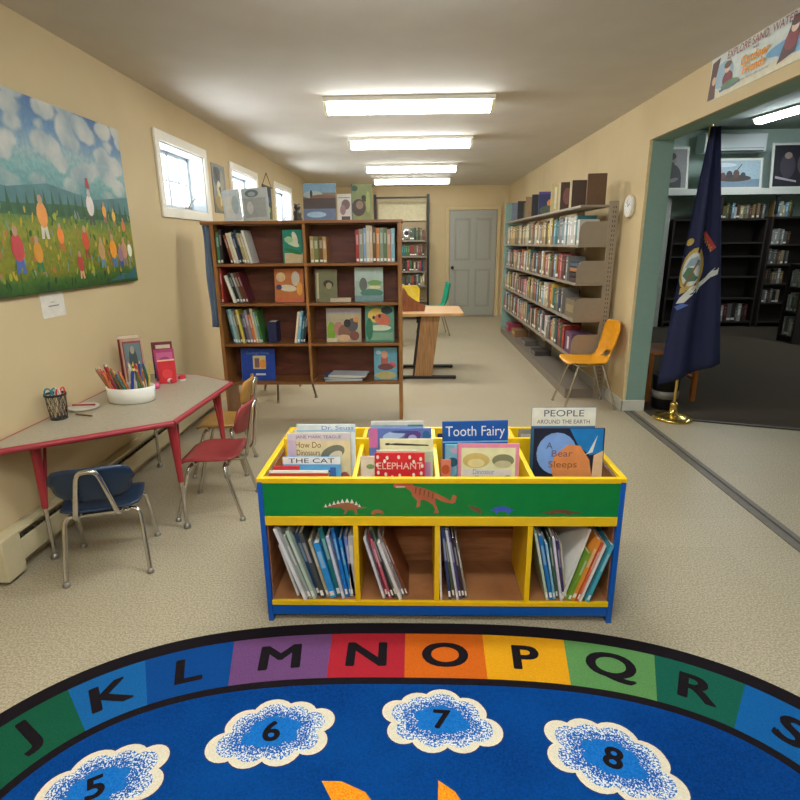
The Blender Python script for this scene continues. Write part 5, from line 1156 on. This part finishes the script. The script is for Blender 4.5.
# ------------------------------------------------------------------ flag on brass stand
t = thing('flag', 'dark blue state flag with coat of arms hanging on a pole in brass stand', 'flag', (2.19, 4.50, 0))
m_brass = cm(206, 176, 96, .2, .9)
b = MB(); b.lathe([(.001, 0), (.152, 0), (.16, .012), (.15, .026), (.11, .034), (.06, .05), (.034, .06), (.03, .12), (.036, .13), (.02, .15), (.001, .15)], m_brass, None, 36); b.build('stand', t)
b = MB(); b.tube([(0, 0, .13), (0, 0, 2.30)], .0125, m_brass, seg=12); b.lathe([(.001, 0), (.02, .01), (.012, .03), (.02, .05), (.001, .1)], m_brass, T((0, 0, 2.30)), 14); b.build('pole', t)
m_flag = cm(17, 26, 66, .75, var=.05)
def flagf(u, v):
    # v: 0 top .. 1 bottom ; u: 0 left .. 1 right
    z = 2.26 - v * (1.96 - .19 * u)
    xl = .0 - .015 - .15 * v ** .9; xr = .05 + .26 * v
    x = xl + (xr - xl) * u
    amp = .010 + .016 * v; y = -.035 + amp * math.sin(u * 11 + v * 1.5) + .004 * math.sin(u * 25 + 2 * v)
    return (x, y, z)
b = MB(); b.sheet(flagf, 56, 30, m_flag, th=.0015)
def on_flag(pts, mat, lift):
    # picture polygon laid on the cloth: fan of points that follow the folds
    n = len(pts); cu = sum(p[0] for p in pts) / n; cv = sum(p[1] for p in pts) / n; vs = []
    R_ = 5
    for r_ in range(R_ + 1):
        for (u, v) in pts:
            uu = cu + (u - cu) * r_ / R_; vv = cv + (v - cv) * r_ / R_; p = flagf(uu, vv); vs.append((p[0], p[1] - lift, p[2]))
    fs = []
    for r_ in range(R_):
        for i in range(n):
            j = (i + 1) % n; fs.append((r_ * n + i, r_ * n + j, (r_ + 1) * n + j, (r_ + 1) * n + i))
    b.add(vs, fs, mat)
E_ = lambda cu, cv, ru, rv, n=18, ro=0: [(cu + ru * math.cos(t_) * math.cos(ro) - rv * math.sin(t_) * math.sin(ro) * 3, cv + ru * math.cos(t_) * math.sin(ro) / 3 + rv * math.sin(t_) * math.cos(ro)) for t_ in (2 * PI * i / n for i in range(n))]
m_fg, m_fw, m_fr, m_fgn = cm(176, 150, 70, .6), cm(196, 200, 196, .6), cm(170, 56, 50, .6), cm(70, 110, 84, .6)
on_flag(E_(.30, .535, .30, .085), m_fg, .004); on_flag(E_(.28, .535, .23, .066), m_fw, .006); on_flag([(.08, .55), (.16, .52), (.3, .53), (.44, .575), (.36, .585), (.2, .58)], m_fgn, .008); on_flag([(.1, .52), (.2, .49), (.36, .485), (.46, .51), (.44, .53), (.3, .52)], cm(130, 156, 170, .6), .008); on_flag([(.12, .59), (.38, .50), (.42, .505), (.16, .60)], cm(120, 90, 60, .6), .010)
on_flag([(.45, .40), (.57, .395), (.86, .475), (.74, .49)], m_fr, .005)
for k in range(5): on_flag([(.52 + k * .055, .412 + k * .014), (.55 + k * .055, .412 + k * .014), (.54 + k * .055, .430 + k * .014), (.51 + k * .055, .43 + k * .014)], m_fg, .007)
on_flag([(.1, .64), (.3, .605), (.55, .60), (.78, .575), (.84, .56), (.93, .565), (.90, .59), (.80, .592), (.55, .622), (.45, .64), (.2, .665), (.05, .66)], m_fw, .005)
on_flag([(.08, .60), (.2, .59), (.2, .62), (.08, .625)], m_fg, .006); on_flag([(.02, .67), (.16, .665), (.3, .68), (.1, .69)], cm(70, 100, 170, .6), .005)
on_flag(E_(.12, .42, .1, .014), m_fg, .005)
b.build('flag_cloth', t)

# bin and wooden chair behind the flag
t = thing('waste_bin', 'black round bin with a grey band behind the flag stand', 'bin', (2.25, 4.82, .006))
b = MB(); b.lathe([(.001, 0), (.10, 0), (.115, .30), (.118, .30), (.118, .31), (.11, .31), (.105, .02), (.001, .02)], m_blk, None, 30); b.build('bin_body', t)
b = MB(); b.lathe([(.1085, .10), (.1105, .10), (.1135, .17), (.1115, .17)], c_(120, 116, 110, .4), None, 30); b.build('band', t)
t = thing('wooden_chair', 'orange brown wooden chair standing behind the flag in the side room', 'chair', (2.38, 5.24, .006), -PI / 2)
m_ch = wood((146, 84, 36), (186, 112, 52), (20, 20, 3), .35)
for (x, y, h) in ((-.22, -.2, .44), (.22, -.2, .44), (-.22, .22, .70), (.22, .22, .70)):
    b = MB(); b.box(x - .02, y - .02, 0, x + .02, y + .02, h, m_ch); b.build('leg', t, bevel=.004)
b = MB(); b.box(-.25, -.23, .442, .25, .2, .47, m_ch); b.build('seat', t, bevel=.008)
b = MB(); b.box(-.199, .21, .52, .199, .235, .56, m_ch); b.box(-.199, .21, .62, .199, .235, .69, m_ch); b.build('back_slats', t, bevel=.004)
for y in (-.2, .22): b = MB(); b.box(-.199, y - .012, .2, .199, y + .012, .23, m_ch); b.build('stretcher', t)

# ------------------------------------------------------------------ side room
m_dk = cm(42, 33, 27, .8); m_dk2 = cm(32, 24, 20, .8)
# dark case just inside the opening, along the shared wall
t = thing('dark_cabinet', 'tall narrow dark cabinet against the wall just behind the teal jamb', 'cabinet', (2.17, 5.75, 0)); M0 = T((-2.17, -5.75, 0))
b = MB(); b.box(2.045, 5.5, .007, 2.075, 6.0, 1.45, m_dk2, M0); b.box(2.045, 5.97, .007, 2.36, 6.0, 1.45, m_dk2, M0); b.build('carcass', t)
for z in (.09, .5, .92, 1.42): b = MB(); b.box(2.076, 5.5, z - .02, 2.36, 5.969, z, m_dk2, M0); b.build('shelf', t)
for k, (z, col, nm) in enumerate(((.501, (190, 180, 170), 'white'), (.921, (130, 60, 54), 'red'), (.091, (60, 50, 46), 'dark'))):
    for j in range(4):
        b = book_mb(.04, .2, .25 - .02 * (j % 2), c_(*[max(20, v - 16 * j) for v in col]))
        tag(b.build('book', loc=(2.10 + j * .056, 5.56, z)), f'{nm} book in the dark cabinet behind the jamb, {ordinal(j+1)} from the wall', 'book', 'books in the dark cabinet')
# white valance ledge along the far wall and its posts
b = MB(); b.box(3.6, 9.62, 2.20, 8.2, 10.3, 2.26, m_trim); b.box(3.6, 9.60, 2.165, 8.2, 9.62, 2.262, m_trim); b.box(3.6, 9.61, 2.15, 8.2, 9.63, 2.165, m_blk); structure(b.build('trim_4'))
b = MB(); b.box(3.95, 9.70, .007, 4.25, 10.29, 2.149, c_(176, 176, 168)); structure(b.build('trim_5'))
for i, x in enumerate((5.03, 5.93, 6.8)):
    b = MB(); b.box(x - .02, 9.63, 1.86, x + .02, 9.67, 2.149, m_blk)
    tag(b.build('shelf_post', bevel=.002), f'black vertical post under the white ledge, {ordinal(i+1)} from the flag', 'post', 'black posts above the dark bookcases')
# air conditioner
t = thing('air_conditioner', 'white split air conditioner high on the far wall of the side room', 'air conditioner', (5.3, 9.98, 2.86))
m_ac = cm(214, 220, 222, .4, var=.01)
b = MB(); b.prism([(0, 0), (0, .02), (.0, .27), (.05, .30), (.31, .30), (.31, .02), (.22, .0)], -.5, .5, m_ac, frame((0, 0, 0), (0, 1, 0), (0, 0, 1)) ); b.build('housing', t)
b = MB(); b.box(-.47, -.002, .055, .47, .0, .06, m_dark); b.box(-.47, -.008, .02, .47, -.001, .05, m_ac); b.build('vent_flap', t)
b = MB(); b.box(-.46, -.012, .004, .46, .02, .016, m_dark); b.build('outlet', t)
def far_pic(name, label, x0, x1, z0, z1, mat_w, sh, tilt=.14):
    t = thing(name, label, 'picture', (x0, 9.80, z0), 0); t.rotation_euler = (-tilt, 0, 0); w, h = x1 - x0, z1 - z0
    b = MB(); b.box(0, 0, 0, w, .02, .035, m_trim); b.box(0, 0, h - .035, w, .02, h, m_trim); b.box(0, 0, .035, .035, .02, h - .035, m_trim); b.box(w - .035, 0, .035, w, .02, h - .035, m_trim); b.build('frame', t)
    b = MB(); b.box(.035, .006, .035, w - .035, .012, h - .035, mat_w); art(b, w - .07, h - .07, sh, FR(.035, .0058, .035)); b.build('print', t); return t
far_pic('framed_portrait', 'dark framed portrait print of a seated man leaning on the ledge left of flag', 4.02, 4.52, 2.262, 2.94, c_(130, 128, 126), [('e', .45, .3, .36, .32, c_(34, 34, 34)), ('r', .1, 0, .72, .3, c_(34, 34, 34)), ('e', .45, .72, .14, .14, c_(120, 110, 104)), ('e', .45, .82, .15, .09, c_(46, 40, 38)), ('e', .5, .2, .22, .05, c_(110, 104, 100), .3), ('e', .45, .62, .1, .05, c_(50, 44, 42))])
far_pic('framed_print', 'wide pale blue framed print of a boat scene on the ledge below air conditioner', 4.80, 5.72, 2.262, 2.75, c_(150, 170, 180), [('r', 0, 0, 1, .3, c_(110, 130, 146)), ('e', .5, .34, .34, .13, c_(70, 60, 54)), ('e', .3, .44, .05, .12, c_(96, 60, 56)), ('e', .42, .48, .06, .14, c_(60, 54, 60)), ('e', .55, .5, .06, .16, c_(90, 66, 60)), ('e', .68, .44, .05, .12, c_(56, 60, 70)), ('p', [(.5, .5), (.52, .5), (.66, .86), (.64, .87)], c_(90, 70, 60)), ('e', .3, .84, .25, .08, c_(190, 200, 206))])
far_pic('framed_print', 'dark framed print leaning on the ledge at the right edge of photo', 5.86, 6.7, 2.262, 2.98, c_(40, 38, 46), [('e', .3, .5, .16, .3, c_(70, 64, 74)), ('e', .65, .55, .15, .28, c_(96, 84, 84)), ('e', .3, .75, .08, .08, c_(150, 130, 120)), ('p', [(.05, .2), (.5, .1), (.5, .14), (.05, .26)], c_(170, 160, 170)), ('e', .7, .8, .07, .07, c_(150, 130, 120))])
# dark bookcases
def dark_case(x0, x1, y, zt, shelves, label, depth=.3):
    t = thing('dark_bookcase', label, 'bookcase', ((x0 + x1) / 2, y, 0)); M0 = T((-(x0 + x1) / 2, -y, 0))
    for x in (x0, x1 - .03): b = MB(); b.box(x, y, .007, x + .03, y + depth, zt - .03, m_dk, M0); b.build('side_panel', t)
    b = MB(); b.box(x0, y - .005, zt - .029, x1, y + depth, zt, m_dk, M0); b.build('top_board', t)
    b = MB(); b.box(x0 + .031, y + depth - .015, .007, x1 - .031, y + depth, zt - .03, m_dk2, M0); b.build('back_panel', t)
    for z in shelves: b = MB(); b.box(x0 + .031, y + .002, z - .025, x1 - .031, y + depth - .016, z, m_dk, M0); b.build('shelf', t)
dark_case(4.3, 5.84, 9.66, 1.80, (.1, .5, .86, 1.2, 1.42), 'wide dark nearly empty bookcase on the far wall right of the flag')
dark_case(5.88, 7.0, 9.62, 1.82, (.1, .42, .74, 1.06, 1.38), 'dark bookcase filled with books at right edge behind the opening')
cA = ['grey', 'tan', 'brown', 'cream', 'white', 'olive', 'dark brown', 'light blue']
book_row(cA, (4.75, 9.70, 0), (1, 0, 0), 1.801, .17, .25, .03, .06, .16, 30, 'atop the wide dark bookcase', 'left', 'books on top of the dark bookcases', seed=90, limit=1.06, dim=.8)
book_row(cA, (5.9, 9.66, 0), (1, 0, 0), 1.821, .17, .25, .03, .06, .16, 14, 'atop the dark bookcase at right edge', 'left', 'books on top of the dark bookcases', seed=91, limit=.36, dim=.8)
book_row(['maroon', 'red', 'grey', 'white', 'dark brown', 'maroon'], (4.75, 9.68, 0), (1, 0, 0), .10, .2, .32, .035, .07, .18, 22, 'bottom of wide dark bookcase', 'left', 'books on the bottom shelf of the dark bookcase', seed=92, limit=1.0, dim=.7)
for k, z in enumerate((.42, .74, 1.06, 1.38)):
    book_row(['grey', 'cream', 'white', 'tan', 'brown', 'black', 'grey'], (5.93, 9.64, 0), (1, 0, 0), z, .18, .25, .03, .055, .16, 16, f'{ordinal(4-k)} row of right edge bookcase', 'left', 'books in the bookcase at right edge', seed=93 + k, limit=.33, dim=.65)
# nearer low shelf entering at the right edge
t = thing('low_bookcase', 'low dark bookcase with papers cutting in at the right edge', 'bookcase', (5.75, 8.1, 0)); M0 = T((-5.75, -8.1, 0))
b = MB(); b.box(5.42, 7.95, .007, 6.3, 7.98, 1.12, m_dk, M0); b.box(5.42, 8.28, .007, 6.3, 8.3, 1.12, m_dk, M0); b.build('side_panel', t)
for z in (.1, .45, .8, 1.12): b = MB(); b.box(5.44, 7.981, z - .02, 6.3, 8.279, z, m_dk, M0); b.build('shelf', t)
for k, z in enumerate((.1, .45, .8)):
    book_row(['cream', 'white', 'grey', 'tan'], (5.46, 8.262, 0), (0, -1, 0), z, .2, .27, .03, .05, .16, 6, f'{ordinal(3-k)} row of low dark bookcase', 'far end', 'books in the low dark bookcase', seed=100 + k, limit=.27, dim=.75)

# ------------------------------------------------------------------ light and colour management
w = bpy.data.worlds.new('world'); sc.world = w; w.use_nodes = True
nt = w.node_tree; bg = nt.nodes['Background']
# overcast sky; lower half brightened like snow to splash light on the ceiling
tc = nt.nodes.new('ShaderNodeTexCoord'); sx = nt.nodes.new('ShaderNodeSeparateXYZ'); nt.links.new(tc.outputs['Generated'], sx.inputs[0])
mr = nt.nodes.new('ShaderNodeMapRange'); mr.inputs[1].default_value = -.12; mr.inputs[2].default_value = .02; mr.inputs[3].default_value = 17.0; mr.inputs[4].default_value = 1.5
nt.links.new(sx.outputs[2], mr.inputs[0]); nt.links.new(mr.outputs[0], bg.inputs[1])
bg.inputs[0].default_value = (.84, .93, 1.0, 1)
sc.view_settings.view_transform = 'Standard'; sc.view_settings.look = 'None'; sc.view_settings.gamma = 1; sc.view_settings.exposure = 0.72
sc.view_settings.use_curve_mapping = False
sc.cycles.use_denoising = True
sc.cycles.max_bounces = 10; sc.cycles.diffuse_bounces = 6; sc.cycles.glossy_bounces = 4; sc.cycles.sample_clamp_indirect = 6
